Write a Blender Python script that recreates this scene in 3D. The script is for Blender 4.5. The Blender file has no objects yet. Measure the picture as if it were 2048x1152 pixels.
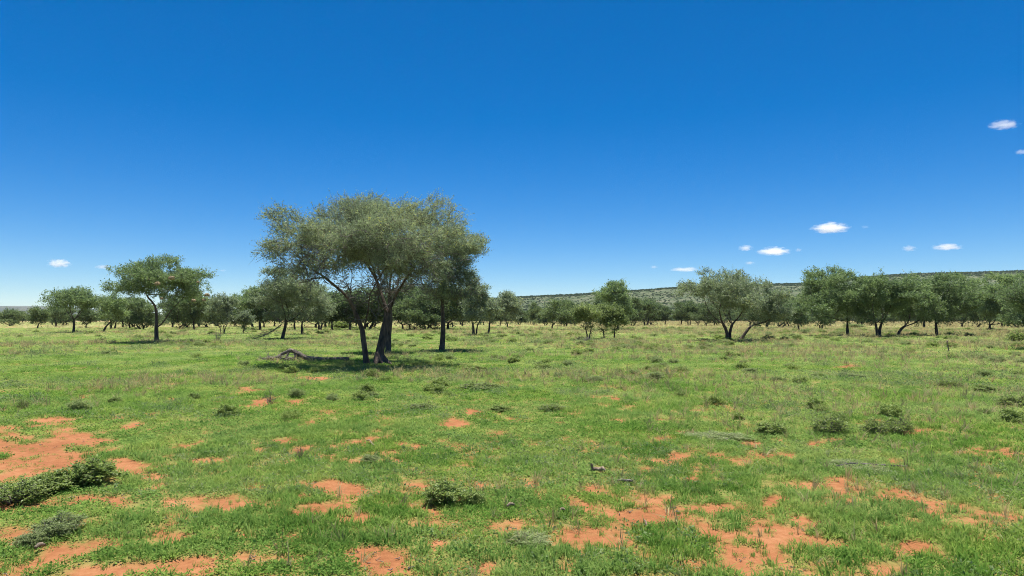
import bpy, math, random
import numpy as np
from mathutils import Vector, Matrix, kdtree

# ------------------------------------------------------------------ scene, camera, sky, sun
S = bpy.context.scene
COL = S.collection
CAM_H = 1.8
F = 1335.0                       # focal length in photograph pixels (2048 wide)
HOR = 638.0                      # horizon row
PITCH = math.atan((HOR - 576.0) / F)

cam_d = bpy.data.cameras.new("camera")
cam = bpy.data.objects.new("camera", cam_d)
COL.objects.link(cam)
cam.location = (0, 0, CAM_H)
cam.rotation_euler = (math.pi / 2 + PITCH, 0, 0)
cam_d.sensor_width = 36.0
cam_d.lens = 36.0 * F / 2048.0
cam_d.clip_start = 0.05
cam_d.clip_end = 30000.0
S.camera = cam

SUN_EL = math.radians(81)
SUN_AZ = math.radians(5)        # from +Y (view direction) towards +X
w = bpy.data.worlds.new("World")
S.world = w
w.use_nodes = True
nt = w.node_tree
nt.nodes.clear()
sky = nt.nodes.new("ShaderNodeTexSky")
sky.sky_type = 'NISHITA'
sky.sun_disc = False
sky.sun_elevation = SUN_EL
sky.sun_rotation = SUN_AZ
sky.altitude = 1400
sky.air_density = 0.95
sky.dust_density = 0.0
sky.ozone_density = 6.0
hs = nt.nodes.new("ShaderNodeHueSaturation")
hs.inputs['Hue'].default_value = 0.503
hs.inputs['Saturation'].default_value = 1.38
hs.inputs['Value'].default_value = 1.0
bg = nt.nodes.new("ShaderNodeBackground")
bg.inputs['Strength'].default_value = 0.064
out = nt.nodes.new("ShaderNodeOutputWorld")
nt.links.new(sky.outputs[0], hs.inputs['Color'])
nt.links.new(hs.outputs[0], bg.inputs['Color'])
nt.links.new(bg.outputs[0], out.inputs[0])

sun_d = bpy.data.lights.new("sun", 'SUN')
sun_d.energy = 4.6
sun_d.angle = math.radians(0.55)
sun_d.color = (1.0, 0.955, 0.88)
sun = bpy.data.objects.new("sun", sun_d)
COL.objects.link(sun)
sdir = Vector((math.sin(SUN_AZ) * math.cos(SUN_EL), math.cos(SUN_AZ) * math.cos(SUN_EL), math.sin(SUN_EL)))
sun.rotation_euler = sdir.to_track_quat('Z', 'Y').to_euler()
sun.location = (0, 0, 60)

vs = S.view_settings
vs.view_transform = 'Standard'
vs.look = 'None'
vs.exposure = 1.0
vs.gamma = 1.0
vs.use_curve_mapping = False
cy = S.cycles
cy.max_bounces = 7
cy.diffuse_bounces = 4
cy.glossy_bounces = 2
cy.transmission_bounces = 3
cy.volume_bounces = 5
cy.transparent_max_bounces = 12
cy.use_denoising = True
cy.denoiser = 'OPENIMAGEDENOISE'
cy.denoising_input_passes = 'RGB_ALBEDO_NORMAL'
cy.denoising_prefilter = 'NONE'
cy.filter_width = 1.0

# ------------------------------------------------------------------ helpers
rng = np.random.default_rng(11)


def ray(px, py):
    v = Vector(((px - 1024) / F, 1.0, (576 - py) / F))
    c, s = math.cos(PITCH), math.sin(PITCH)
    return Vector((v.x, v.y * c - v.z * s, v.y * s + v.z * c))


def ground(px, py):
    d = ray(px, py)
    t = -CAM_H / d.z
    return Vector((d.x * t, d.y * t, 0))


def project(x, y, z=0.0):
    """photograph pixel of a world point (arrays allowed)"""
    c, s = math.cos(PITCH), math.sin(PITCH)
    dz = z - CAM_H
    yy = y * c + dz * s
    zz = -y * s + dz * c
    yy = np.maximum(yy, 0.3)
    return 1024 + F * x / yy, 576 - F * zz / yy


def _hash(ix, iy, seed):
    h = (ix.astype(np.int64) * 374761393 + iy.astype(np.int64) * 668265263 + seed * 974711) & 0xFFFFFFFF
    h = ((h ^ (h >> 13)) * 1274126177) & 0xFFFFFFFF
    h = ((h ^ (h >> 16)) * 2246822519) & 0xFFFFFFFF
    return ((h ^ (h >> 15)) & 0xFFFFFF) / float(0xFFFFFF)


def vnoise(x, y, seed=0):
    ix, iy = np.floor(x), np.floor(y)
    fx, fy = x - ix, y - iy
    ux, uy = fx * fx * (3 - 2 * fx), fy * fy * (3 - 2 * fy)
    a, b = _hash(ix, iy, seed), _hash(ix + 1, iy, seed)
    c, d = _hash(ix, iy + 1, seed), _hash(ix + 1, iy + 1, seed)
    return (a * (1 - ux) + b * ux) * (1 - uy) + (c * (1 - ux) + d * ux) * uy


def fbm(x, y, scale, octv=4, seed=0):
    t, amp, tot, f = 0.0, 1.0, 0.0, 1.0 / scale
    for o in range(octv):
        t = t + amp * vnoise(x * f + 17.3 * o, y * f - 9.1 * o, seed + o)
        tot += amp
        amp *= 0.55
        f *= 2.03
    return t / tot


def sstep(a, b, x):
    t = np.clip((x - a) / (b - a), 0, 1)
    return t * t * (3 - 2 * t)


def height(x, y):
    r = np.sqrt(x * x + y * y)
    fade = 1.0 / (1.0 + (r / 60.0) ** 2)
    return ((fbm(x, y, 3.1, 3, 51) - 0.5) * 0.10 + (fbm(x, y, 0.5, 2, 61) - 0.5) * 0.025) * fade


def gz(p):
    return float(height(np.array([p.x]), np.array([p.y]))[0])


def mesh_np(name, verts, faces, mat, smooth=False, col=None, mat2=None, midx=None):
    """verts (N,3); faces list of arrays (M,k)"""
    me = bpy.data.meshes.new(name)
    verts = np.asarray(verts, dtype=np.float32)
    me.vertices.add(len(verts))
    me.vertices.foreach_set('co', verts.ravel())
    if not isinstance(faces, list):
        faces = [faces]
    faces = [np.asarray(f, dtype=np.int32) for f in faces if len(f)]
    loops = np.concatenate([f.ravel() for f in faces])
    sizes = np.concatenate([np.full(len(f), f.shape[1], dtype=np.int32) for f in faces])
    starts = np.concatenate([[0], np.cumsum(sizes)[:-1]]).astype(np.int32)
    me.loops.add(len(loops))
    me.loops.foreach_set('vertex_index', loops)
    me.polygons.add(len(sizes))
    me.polygons.foreach_set('loop_start', starts)
    me.polygons.foreach_set('loop_total', sizes)
    if smooth:
        me.polygons.foreach_set('use_smooth', np.ones(len(sizes), dtype=bool))
    if col is not None:
        a = me.attributes.new('tint', 'FLOAT', 'POINT')
        a.data.foreach_set('value', np.asarray(col, dtype=np.float32))
    me.materials.append(mat)
    me.update()
    me.validate()
    return me


def link(name, me, parent=None):
    o = bpy.data.objects.new(name, me)
    COL.objects.link(o)
    if parent is not None:
        o.parent = parent
    return o


def thing(name, label, cat, loc, rz=0.0, group=None, scale=(1, 1, 1)):
    o = bpy.data.objects.new(name, None)
    COL.objects.link(o)
    o.empty_display_size = 0.3
    o.location = loc
    o.rotation_euler = (0, 0, rz)
    o.scale = scale
    o['label'] = label
    o['category'] = cat
    if group:
        o['group'] = group
    return o


# ------------------------------------------------------------------ materials
def mat_new(name):
    m = bpy.data.materials.new(name)
    m.use_nodes = True
    m.node_tree.nodes.clear()
    return m, m.node_tree


def node(t, kind, **kw):
    n = t.nodes.new(kind)
    for k, v in kw.items():
        setattr(n, k, v)
    return n


def ramp(t, fac, stops):
    r = node(t, "ShaderNodeValToRGB")
    el = r.color_ramp.elements
    el[0].position, el[0].color = stops[0][0], (*stops[0][1], 1)
    el[1].position, el[1].color = stops[-1][0], (*stops[-1][1], 1)
    for p, c in stops[1:-1]:
        e = el.new(p)
        e.color = (*c, 1)
    if fac is not None:
        t.links.new(fac, r.inputs[0])
    return r


def noise(t, scale, vec=None, detail=4, rough=0.55):
    n = node(t, "ShaderNodeTexNoise")
    n.inputs['Scale'].default_value = scale
    n.inputs['Detail'].default_value = detail
    n.inputs['Roughness'].default_value = rough
    if vec is not None:
        t.links.new(vec, n.inputs['Vector'])
    return n


def mathn(t, op, a, b=None, clamp=False):
    n = node(t, "ShaderNodeMath", operation=op, use_clamp=clamp)
    for i, v in enumerate((a, b)):
        if v is None:
            continue
        if isinstance(v, (int, float)):
            n.inputs[i].default_value = v
        else:
            t.links.new(v, n.inputs[i])
    return n.outputs[0]


def mixc(t, fac, a, b, blend='MIX'):
    n = node(t, "ShaderNodeMix", data_type='RGBA', blend_type=blend)
    for sock, v in ((n.inputs[0], fac), (n.inputs[6], a), (n.inputs[7], b)):
        if isinstance(v, (int, float)):
            sock.default_value = v
        elif isinstance(v, tuple):
            sock.default_value = (*v, 1)
        else:
            t.links.new(v, sock)
    return n.outputs[2]


def leaf_mat(name, stops, transl=0.35, obj_var=0.25, gloss=0.06):
    """diffuse + translucent leaves; colour from the leaf's own tint plus a small per-plant shift"""
    m, t = mat_new(name)
    at = node(t, "ShaderNodeAttribute", attribute_name='tint')
    oi = node(t, "ShaderNodeObjectInfo")
    f = mathn(t, 'ADD', at.outputs['Fac'], mathn(t, 'MULTIPLY', mathn(t, 'SUBTRACT', oi.outputs['Random'], 0.5), obj_var), True)
    r = ramp(t, f, stops)
    d = node(t, "ShaderNodeBsdfDiffuse")
    tr = node(t, "ShaderNodeBsdfTranslucent")
    t.links.new(r.outputs[0], d.inputs[0])
    warm = mixc(t, 1.0, r.outputs[0], (1.02, 1.08, 0.75), 'MULTIPLY')
    t.links.new(warm, tr.inputs[0])
    mx = node(t, "ShaderNodeMixShader")
    mx.inputs[0].default_value = transl
    t.links.new(d.outputs[0], mx.inputs[1])
    t.links.new(tr.outputs[0], mx.inputs[2])
    g = node(t, "ShaderNodeBsdfGlossy")
    g.inputs['Roughness'].default_value = 0.45
    g.inputs['Color'].default_value = (0.8, 0.8, 0.8, 1)
    m2 = node(t, "ShaderNodeMixShader")
    m2.inputs[0].default_value = gloss
    t.links.new(mx.outputs[0], m2.inputs[1])
    t.links.new(g.outputs[0], m2.inputs[2])
    o = node(t, "ShaderNodeOutputMaterial")
    t.links.new(m2.outputs[0], o.inputs[0])
    return m


def bark_mat(name, dark, light, scale=9.0):
    m, t = mat_new(name)
    tc = node(t, "ShaderNodeTexCoord")
    mp = node(t, "ShaderNodeMapping")
    mp.inputs['Scale'].default_value = (1, 1, 0.28)
    t.links.new(tc.outputs['Object'], mp.inputs[0])
    n1 = noise(t, scale, mp.outputs[0], 6, 0.65)
    n2 = noise(t, scale * 0.25, mp.outputs[0], 3)
    f = mathn(t, 'ADD', mathn(t, 'MULTIPLY', n1.outputs['Fac'], 0.7), mathn(t, 'MULTIPLY', n2.outputs['Fac'], 0.3))
    r = ramp(t, f, [(0.36, dark), (0.52, tuple((a + b) / 2 for a, b in zip(dark, light))), (0.68, light)])
    b = node(t, "ShaderNodeBump")
    b.inputs['Strength'].default_value = 0.9
    b.inputs['Distance'].default_value = 0.08
    t.links.new(n1.outputs['Fac'], b.inputs['Height'])
    p = node(t, "ShaderNodeBsdfPrincipled")
    p.inputs['Roughness'].default_value = 0.9
    t.links.new(r.outputs[0], p.inputs['Base Color'])
    t.links.new(b.outputs[0], p.inputs['Normal'])
    o = node(t, "ShaderNodeOutputMaterial")
    t.links.new(p.outputs[0], o.inputs[0])
    return m


M = {}
M['leaf_olive'] = leaf_mat('olive acacia leaves', [(0, (0.10, 0.13, 0.080)), (0.5, (0.235, 0.288, 0.195)), (0.85, (0.34, 0.395, 0.245)), (1, (0.46, 0.46, 0.15))], 0.48, 0.1, 0.02)
M['leaf_green'] = leaf_mat('green acacia leaves', [(0, (0.085, 0.132, 0.064)), (0.5, (0.198, 0.275, 0.132)), (1, (0.31, 0.395, 0.17))], 0.48, 0.35, 0.02)
M['leaf_far'] = leaf_mat('distant acacia leaves', [(0, (0.072, 0.110, 0.056)), (0.5, (0.142, 0.198, 0.098)), (1, (0.23, 0.29, 0.135))], 0.48, 0.5, 0.01)
M['leaf_hill'] = leaf_mat('hillside scrub leaves', [(0, (0.048, 0.072, 0.038)), (0.5, (0.082, 0.114, 0.06)), (1, (0.12, 0.155, 0.08))], 0.3, 0.5, 0.0)
M['leaf_shrub'] = leaf_mat('shrub leaves', [(0, (0.10, 0.145, 0.045)), (0.5, (0.225, 0.30, 0.09)), (1, (0.37, 0.43, 0.15))], 0.48, 0.3, 0.015)
M['leaf_grey'] = leaf_mat('grey green shrub leaves', [(0, (0.13, 0.175, 0.07)), (0.5, (0.26, 0.32, 0.14)), (1, (0.39, 0.44, 0.21))], 0.48, 0.3, 0.01)
M['bark'] = bark_mat('dark fissured bark', (0.026, 0.018, 0.014), (0.185, 0.130, 0.095))
M['bark_far'] = bark_mat('dark bark', (0.025, 0.019, 0.015), (0.12, 0.09, 0.07), 5)
M['deadwood'] = bark_mat('grey dead wood', (0.07, 0.06, 0.052), (0.30, 0.27, 0.235), 14)
M['log'] = bark_mat('weathered log', (0.045, 0.037, 0.030), (0.27, 0.225, 0.175), 9)
M['bleached'] = bark_mat('bleached wood', (0.16, 0.115, 0.075), (0.40, 0.31, 0.21), 20)
M['straw'] = bark_mat('dry straw', (0.22, 0.16, 0.08), (0.46, 0.36, 0.20), 30)


def herb_mat(name, stops, patch, transl=0.3, patch_scale=0.35):
    """ground plants: colour per plant, shifted by broad patches across the field"""
    m, t = mat_new(name)
    oi = node(t, "ShaderNodeObjectInfo")
    at = node(t, "ShaderNodeAttribute", attribute_name='tint')
    ge = node(t, "ShaderNodeNewGeometry")
    f = mathn(t, 'ADD', mathn(t, 'MULTIPLY', oi.outputs['Random'], 0.6), mathn(t, 'MULTIPLY', at.outputs['Fac'], 0.4), True)
    r = ramp(t, f, stops)
    n = noise(t, patch_scale, ge.outputs['Position'], 4, 0.6)
    nf = ramp(t, n.outputs['Fac'], [(0.40, (0, 0, 0)), (0.66, (1, 1, 1))])
    sp = node(t, "ShaderNodeSeparateXYZ")
    t.links.new(ge.outputs['Position'], sp.inputs[0])
    ym = node(t, "ShaderNodeMapRange")
    ym.inputs['From Min'].default_value = 8.0
    ym.inputs['From Max'].default_value = 60.0
    ym.inputs['To Min'].default_value = 0.28
    ym.inputs['To Max'].default_value = 0.95
    t.links.new(sp.outputs['Y'], ym.inputs['Value'])
    # dry patches grow more common on the right of the field and far off
    xm = node(t, "ShaderNodeMapRange")
    xm.inputs['From Min'].default_value = -6.0
    xm.inputs['From Max'].default_value = 20.0
    xm.inputs['To Min'].default_value = 0.0
    xm.inputs['To Max'].default_value = 0.25
    t.links.new(sp.outputs['X'], xm.inputs['Value'])
    k = mathn(t, 'MULTIPLY', nf.outputs[0], mathn(t, 'ADD', ym.outputs[0], xm.outputs[0]), True)
    far = node(t, "ShaderNodeMapRange")
    far.inputs['From Min'].default_value = 60.0
    far.inputs['From Max'].default_value = 170.0
    far.inputs['To Max'].default_value = 0.8
    t.links.new(sp.outputs['Y'], far.inputs['Value'])
    k = mathn(t, 'MAXIMUM', k, far.outputs[0], True)
    c = mixc(t, k, r.outputs[0], patch)
    n2 = noise(t, 0.85, ge.outputs['Position'], 5, 0.65)
    v2 = ramp(t, n2.outputs['Fac'], [(0.36, (0.66, 0.77, 0.70)), (0.5, (0.95, 0.98, 0.95)), (0.62, (1.18, 1.08, 1.0))])
    c = mixc(t, 1.0, c, v2.outputs[0], 'MULTIPLY')
    d = node(t, "ShaderNodeBsdfDiffuse")
    tr = node(t, "ShaderNodeBsdfTranslucent")
    t.links.new(c, d.inputs[0])
    t.links.new(c, tr.inputs[0])
    mx = node(t, "ShaderNodeMixShader")
    mx.inputs[0].default_value = transl
    t.links.new(d.outputs[0], mx.inputs[1])
    t.links.new(tr.outputs[0], mx.inputs[2])
    o = node(t, "ShaderNodeOutputMaterial")
    t.links.new(mx.outputs[0], o.inputs[0])
    return m


M['herb'] = herb_mat('low green herbs', [(0, (0.085, 0.175, 0.032)), (0.45, (0.165, 0.300, 0.055)), (0.8, (0.255, 0.385, 0.085)), (1, (0.40, 0.45, 0.13))], (0.435, 0.50, 0.205), 0.5)
M['blade'] = herb_mat('green grass blades', [(0, (0.085, 0.18, 0.032)), (0.5, (0.165, 0.305, 0.055)), (1, (0.34, 0.42, 0.12))], (0.435, 0.50, 0.20), 0.5)
M['dry'] = herb_mat('dry grass blades', [(0, (0.24, 0.20, 0.09)), (1, (0.48, 0.42, 0.23))], (0.40, 0.35, 0.19), 0.4)
M['greyherb'] = herb_mat('grey green herbs', [(0, (0.12, 0.195, 0.065)), (1, (0.29, 0.36, 0.165))], (0.30, 0.32, 0.15), 0.42)

# ------------------------------------------------------------------ ground
PATCH = [  # bare soil seen in the photograph: centre, half width, half height in photograph pixels
    (70, 905, 150, 52), (165, 880, 60, 18), (250, 932, 40, 16), (270, 856, 26, 8), (365, 893, 48, 8), (420, 920, 42, 11),
    (300, 950, 30, 8), (500, 783, 42, 9), (515, 804, 34, 8), (606, 808, 30, 6), (640, 759, 34, 5), (765, 842, 32, 14),
    (800, 890, 14, 8), (915, 848, 30, 9), (945, 822, 18, 6), (680, 978, 50, 20), (690, 1040, 66, 20), (505, 972, 26, 8),
    (605, 1000, 22, 12), (740, 1108, 72, 30), (880, 1096, 26, 13), (350, 1132, 74, 22), (350, 1080, 34, 14), (230, 1000, 26, 8),
    (170, 997, 26, 8), (330, 1003, 18, 12), (1300, 938, 20, 10), (1330, 876, 28, 10), (1160, 1015, 27, 9), (1280, 1033, 38, 11),
    (1410, 1020, 60, 14), (1385, 962, 26, 9), (1440, 967, 28, 9), (1525, 1078, 88, 22), (1555, 1006, 44, 12), (1500, 889, 30, 7),
    (1568, 912, 30, 9), (1555, 880, 20, 6), (1632, 886, 26, 7), (1675, 965, 42, 10), (1770, 1000, 52, 10), (1860, 1032, 46, 9),
    (1150, 1087, 32, 14), (1255, 1090, 24, 12), (1130, 1135, 26, 14), (1490, 1112, 36, 14), (1400, 1132, 40, 16), (1840, 1096, 34, 11),
    (1985, 1075, 44, 9), (1990, 998, 26, 7), (1945, 942, 26, 6), (1700, 733, 24, 6), (1430, 811, 24, 5), (870, 1026, 24, 10),
    (1062, 967, 18, 7), (960, 966, 20, 7), (455, 1022, 24, 10), (1235, 842, 22, 6), (1350, 915, 14, 10), (980, 1135, 24, 14),
    (1820, 862, 34, 6), (40, 1090, 30, 14), (560, 880, 40, 6), (1230, 800, 24, 5), (110, 843, 40, 5), (300, 828, 22, 4),
    (340, 800, 20, 4), (165, 795, 16, 5), (1120, 846, 16, 4), (1670, 880, 26, 5), (1980, 925, 30, 6), (1900, 1060, 26, 8),
    (1690, 1090, 22, 8), (1755, 1055, 26, 8), (1600, 1040, 24, 8), (590, 1085, 30, 10), (470, 1075, 26, 8), (200, 1145, 50, 12),
]
PA = np.array(PATCH, dtype=float)


def cover(x, y):
    x = np.asarray(x, dtype=float)
    y = np.asarray(y, dtype=float)
    r = np.sqrt(x * x + y * y)
    s = 0.38 * fbm(x * 0.8, y * 1.25, 0.9, 3, 3) + 0.62 * fbm(x, y, 0.27, 3, 23)
    thr = np.interp(r, [3, 5, 7, 10, 15, 22, 40, 90, 160], [0.415, 0.405, 0.385, 0.35, 0.315, 0.285, 0.27, 0.30, 0.36])
    px, py = project(x, y)
    dx = (fbm(x, y, 0.55, 3, 71) - 0.5)
    dy = (fbm(x, y, 0.55, 3, 91) - 0.5)
    e = np.zeros_like(x)
    ok = (y > 2.5) & (r < 60)
    pxo, pyo = px[ok], py[ok]
    wx = 2.6 * dx[ok]
    wy = 2.6 * dy[ok]
    eo = np.zeros(pxo.shape)
    for cx, cyy, rx, ry in PATCH:
        d = np.sqrt(((pxo - cx) / (rx * 0.96) + wx * 0.8) ** 2 + ((pyo - cyy) / (ry * 0.96) + wy * 0.8) ** 2)
        eo = np.maximum(eo, 1.12 - d)
    e[ok] = eo
    return sstep(thr - 0.09, thr + 0.17, s - np.interp(r, [6, 9, 14, 30], [0.29, 0.33, 0.42, 0.44]) * np.clip(e * 1.8, 0, 1) + 0.0)


def build_ground():
    rs = [0.0]
    r = 1.2
    while r < 32:
        rs.append(r)
        r *= 1.0125
    while r < 7000:
        rs.append(r)
        r *= 1.04
    rs.append(7000.0)
    th = list(np.linspace(-50, 50, 360)) + list(np.linspace(50, 310, 42))[1:-1]
    th = np.radians(np.array(th))
    n = len(th)
    R, T = np.meshgrid(np.array(rs[1:]), th, indexing='ij')
    X, Y = R * np.sin(T), R * np.cos(T)
    Z = height(X.ravel(), Y.ravel()).reshape(X.shape)
    cv = cover(X.ravel(), Y.ravel())
    Z = Z - 0.012 * (1 - cv.reshape(X.shape)) * (R < 40)
    v = np.stack([X.ravel(), Y.ravel(), Z.ravel()], 1)
    v = np.vstack([v, [[0, 0, 0]]])
    i = np.arange(len(rs) - 2)[:, None] * n
    j = np.arange(n)[None, :]
    j2 = (j + 1) % n
    q = np.stack([(i + j).ravel(), (i + j2).ravel(), (i + n + j2).ravel(), (i + n + j).ravel()], 1)[:, ::-1]
    c = len(v) - 1
    tri = np.stack([np.full(n, c), (np.arange(n) + 1) % n, np.arange(n)], 1)
    m, t = mat_new('red sand with green cover')
    at = node(t, "ShaderNodeAttribute", attribute_name='tint')
    ge = node(t, "ShaderNodeNewGeometry")
    pos = ge.outputs['Position']
    n1 = noise(t, 1.3, pos, 5)
    n2 = noise(t, 14, pos, 6, 0.65)
    n3 = noise(t, 90, pos, 3, 0.6)
    sf = mathn(t, 'ADD', mathn(t, 'MULTIPLY', n1.outputs['Fac'], 0.45), mathn(t, 'ADD', mathn(t, 'MULTIPLY', n2.outputs['Fac'], 0.35), mathn(t, 'MULTIPLY', n3.outputs['Fac'], 0.2)))
    soil = ramp(t, sf, [(0.34, (0.185, 0.067, 0.025)), (0.5, (0.285, 0.117, 0.047)), (0.66, (0.375, 0.180, 0.082))])
    green = ramp(t, n2.outputs['Fac'], [(0.3, (0.10, 0.145, 0.034)), (0.55, (0.16, 0.205, 0.05)), (0.75, (0.25, 0.20, 0.075))])
    sp = node(t, "ShaderNodeSeparateXYZ")
    t.links.new(pos, sp.inputs[0])
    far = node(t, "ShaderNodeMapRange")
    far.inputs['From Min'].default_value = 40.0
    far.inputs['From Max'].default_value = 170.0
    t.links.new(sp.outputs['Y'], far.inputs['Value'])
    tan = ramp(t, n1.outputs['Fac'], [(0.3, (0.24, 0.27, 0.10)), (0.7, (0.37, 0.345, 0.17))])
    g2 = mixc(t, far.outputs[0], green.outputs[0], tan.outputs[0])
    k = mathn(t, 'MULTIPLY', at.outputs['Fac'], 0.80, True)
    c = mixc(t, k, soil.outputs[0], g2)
    b = node(t, "ShaderNodeBump")
    b.inputs['Strength'].default_value = 0.8
    b.inputs['Distance'].default_value = 0.03
    vo = node(t, "ShaderNodeTexVoronoi", feature='SMOOTH_F1')
    vo.inputs['Scale'].default_value = 7.0
    t.links.new(pos, vo.inputs['Vector'])
    hh = mathn(t, 'ADD', mathn(t, 'MULTIPLY', n2.outputs['Fac'], 0.75), mathn(t, 'MULTIPLY', n3.outputs['Fac'], 0.25))
    hh = mathn(t, 'ADD', hh, mathn(t, 'MULTIPLY', vo.outputs['Distance'], 0.7))
    t.links.new(hh, b.inputs['Height'])
    p = node(t, "ShaderNodeBsdfPrincipled")
    p.inputs['Roughness'].default_value = 0.95
    p.inputs['Specular IOR Level'].default_value = 0.15
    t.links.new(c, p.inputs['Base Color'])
    t.links.new(b.outputs[0], p.inputs['Normal'])
    o = node(t, "ShaderNodeOutputMaterial")
    t.links.new(p.outputs[0], o.inputs[0])
    me = mesh_np('ground', v, [q, tri], m, True, np.append(cv, 1.0))
    o = link('ground', me)
    o['kind'] = 'structure'
    return o


build_ground()


# ------------------------------------------------------------------ hills
def build_hill(name, prof, d_foot, d_ridge, d_back, seed, mat, nu, nv, rough):
    """prof: ridge line as (pixel column, pixel row); the hill rises from d_foot to its ridge at d_ridge"""
    xs = np.linspace(prof[0][0], prof[-1][0], nu)
    ys = np.interp(xs, [p[0] for p in prof], [p[1] for p in prof])
    tx = (xs - 1024) / F
    zr = (HOR - ys) / F * d_ridge + CAM_H
    t = np.concatenate([np.linspace(0, 1, nv), np.linspace(1, 2, nv // 3)[1:]])
    D = np.where(t <= 1, d_foot + (d_ridge - d_foot) * t, d_ridge + (d_back - d_ridge) * (t - 1))
    P = np.where(t <= 1, sstep(0, 1, t * 0.86) / sstep(0, 1, np.array(0.86)), 1 - sstep(0, 1, (t - 1)))
    X = D[:, None] * tx[None, :]
    Y = np.repeat(D[:, None], nu, 1)
    Z = P[:, None] * zr[None, :]
    nz = (fbm(X.ravel(), Y.ravel(), rough * 9, 4, seed) - 0.5).reshape(X.shape)
    Z = Z + nz * rough * (4 * P * (1 - P * 0.93))[:, None] - 1.5 * (P[:, None] < 0.01)
    v = np.stack([X.ravel(), Y.ravel(), Z.ravel()], 1)
    n1, n2 = X.shape
    i = np.arange(n1 - 1)[:, None] * n2
    j = np.arange(n2 - 1)[None, :]
    q = np.stack([(i + j).ravel(), (i + j + 1).ravel(), (i + n2 + j + 1).ravel(), (i + n2 + j).ravel()], 1)
    o = link(name, mesh_np(name, v, q, mat, True))
    o['kind'] = 'structure'
    return o, (X, Y, Z, t)


def hill_mat(name, a, b, c, sc):
    m, t = mat_new(name)
    ge = node(t, "ShaderNodeNewGeometry")
    n = noise(t, sc, ge.outputs['Position'], 5, 0.6)
    r = ramp(t, n.outputs['Fac'], [(0.36, a), (0.5, b), (0.64, c)])
    p = node(t, "ShaderNodeBsdfPrincipled")
    p.inputs['Roughness'].default_value = 1.0
    p.inputs['Specular IOR Level'].default_value = 0.0
    t.links.new(r.outputs[0], p.inputs['Base Color'])
    o = node(t, "ShaderNodeOutputMaterial")
    t.links.new(p.outputs[0], o.inputs[0])
    return m


HP = [(640, 625), (850, 604), (1045, 593), (1160, 588), (1270, 580), (1360, 574), (1480, 569), (1600, 566), (1700, 556), (1800, 548), (1900, 545), (2048, 541), (2250, 538), (2500, 545), (2750, 570)]
hill, HG = build_hill('hill', HP, 760, 1350, 2300, 5, hill_mat('stony slope', (0.062, 0.086, 0.044), (0.088, 0.108, 0.060), (0.145, 0.146, 0.095), 0.05), 150, 50, 6)
LP = [(-900, 630), (-600, 617), (-300, 612), (0, 612), (110, 613), (200, 618), (330, 630), (480, 637)]
build_hill('distant_hill', LP, 5000, 6000, 6800, 9, hill_mat('far slope', (0.035, 0.045, 0.03), (0.06, 0.065, 0.045), (0.09, 0.09, 0.065), 0.004), 80, 24, 20)


# ------------------------------------------------------------------ scatter through geometry nodes (stuff only)
def scatter(name, pts, rot, scl, idx, meshes):
    tc = bpy.data.collections.new(name + ' kinds')      # never linked to the scene
    for k, me in enumerate(meshes):
        tc.objects.link(bpy.data.objects.new("%s_kind_%02d" % (name, k), me))
    me = bpy.data.meshes.new(name)
    n = len(pts)
    me.vertices.add(n)
    me.vertices.foreach_set('co', np.asarray(pts, dtype=np.float32).ravel())
    for nm, ty, key, arr in (('rot', 'FLOAT_VECTOR', 'vector', rot), ('scl', 'FLOAT_VECTOR', 'vector', scl), ('idx', 'INT', 'value', idx)):
        a = me.attributes.new(nm, ty, 'POINT')
        a.data.foreach_set(key, np.asarray(arr, dtype=np.int32 if ty == 'INT' else np.float32).ravel())
    o = link(name, me)
    o['kind'] = 'stuff'
    g = bpy.data.node_groups.new(name, 'GeometryNodeTree')
    g.interface.new_socket('Geometry', in_out='INPUT', socket_type='NodeSocketGeometry')
    g.interface.new_socket('Geometry', in_out='OUTPUT', socket_type='NodeSocketGeometry')
    gi, go = g.nodes.new('NodeGroupInput'), g.nodes.new('NodeGroupOutput')
    ip = g.nodes.new('GeometryNodeInstanceOnPoints')
    ci = g.nodes.new('GeometryNodeCollectionInfo')
    ci.inputs['Collection'].default_value = tc
    ci.inputs['Separate Children'].default_value = True
    ci.inputs['Reset Children'].default_value = True

    def na(nm, ty):
        k = g.nodes.new('GeometryNodeInputNamedAttribute')
        k.data_type = ty
        k.inputs['Name'].default_value = nm
        return next(s for s in k.outputs if s.enabled and s.name == 'Attribute')
    er = g.nodes.new('FunctionNodeEulerToRotation')
    ip.inputs['Pick Instance'].default_value = True
    L = g.links.new
    L(gi.outputs[0], ip.inputs['Points'])
    L(ci.outputs[0], ip.inputs['Instance'])
    L(na('idx', 'INT'), ip.inputs['Instance Index'])
    L(na('rot', 'FLOAT_VECTOR'), er.inputs[0])
    L(er.outputs[0], ip.inputs['Rotation'])
    L(na('scl', 'FLOAT_VECTOR'), ip.inputs['Scale'])
    L(ip.outputs[0], go.inputs[0])
    md = o.modifiers.new('scatter', 'NODES')
    md.node_group = g
    return o


# ------------------------------------------------------------------ plants: geometry
def unit(v):
    return v / np.maximum(np.linalg.norm(v, axis=-1, keepdims=True), 1e-9)


def leaf_cards(p, a, size, wide, r, flat=0.5):
    """small rhombic leaves at points p, pointing along a"""
    n = len(p)
    up = np.array([0, 0, 1.0])
    nrm = unit(r.normal(size=(n, 3)) + up * flat * 2)
    a = unit(a)
    b = unit(np.cross(nrm, a))
    nn = np.cross(a, b)
    L = (size * r.uniform(0.6, 1.35, n))[:, None]
    W = L * wide
    v0 = p
    v1 = p + a * L * 0.5 + b * W * 0.5 - nn * L * 0.06
    v2 = p + a * L
    v3 = p + a * L * 0.5 - b * W * 0.5 - nn * L * 0.06
    v = np.stack([v0, v1, v2, v3], 1).reshape(-1, 3)
    f = np.arange(4 * n).reshape(n, 4)
    return v, f


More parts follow.
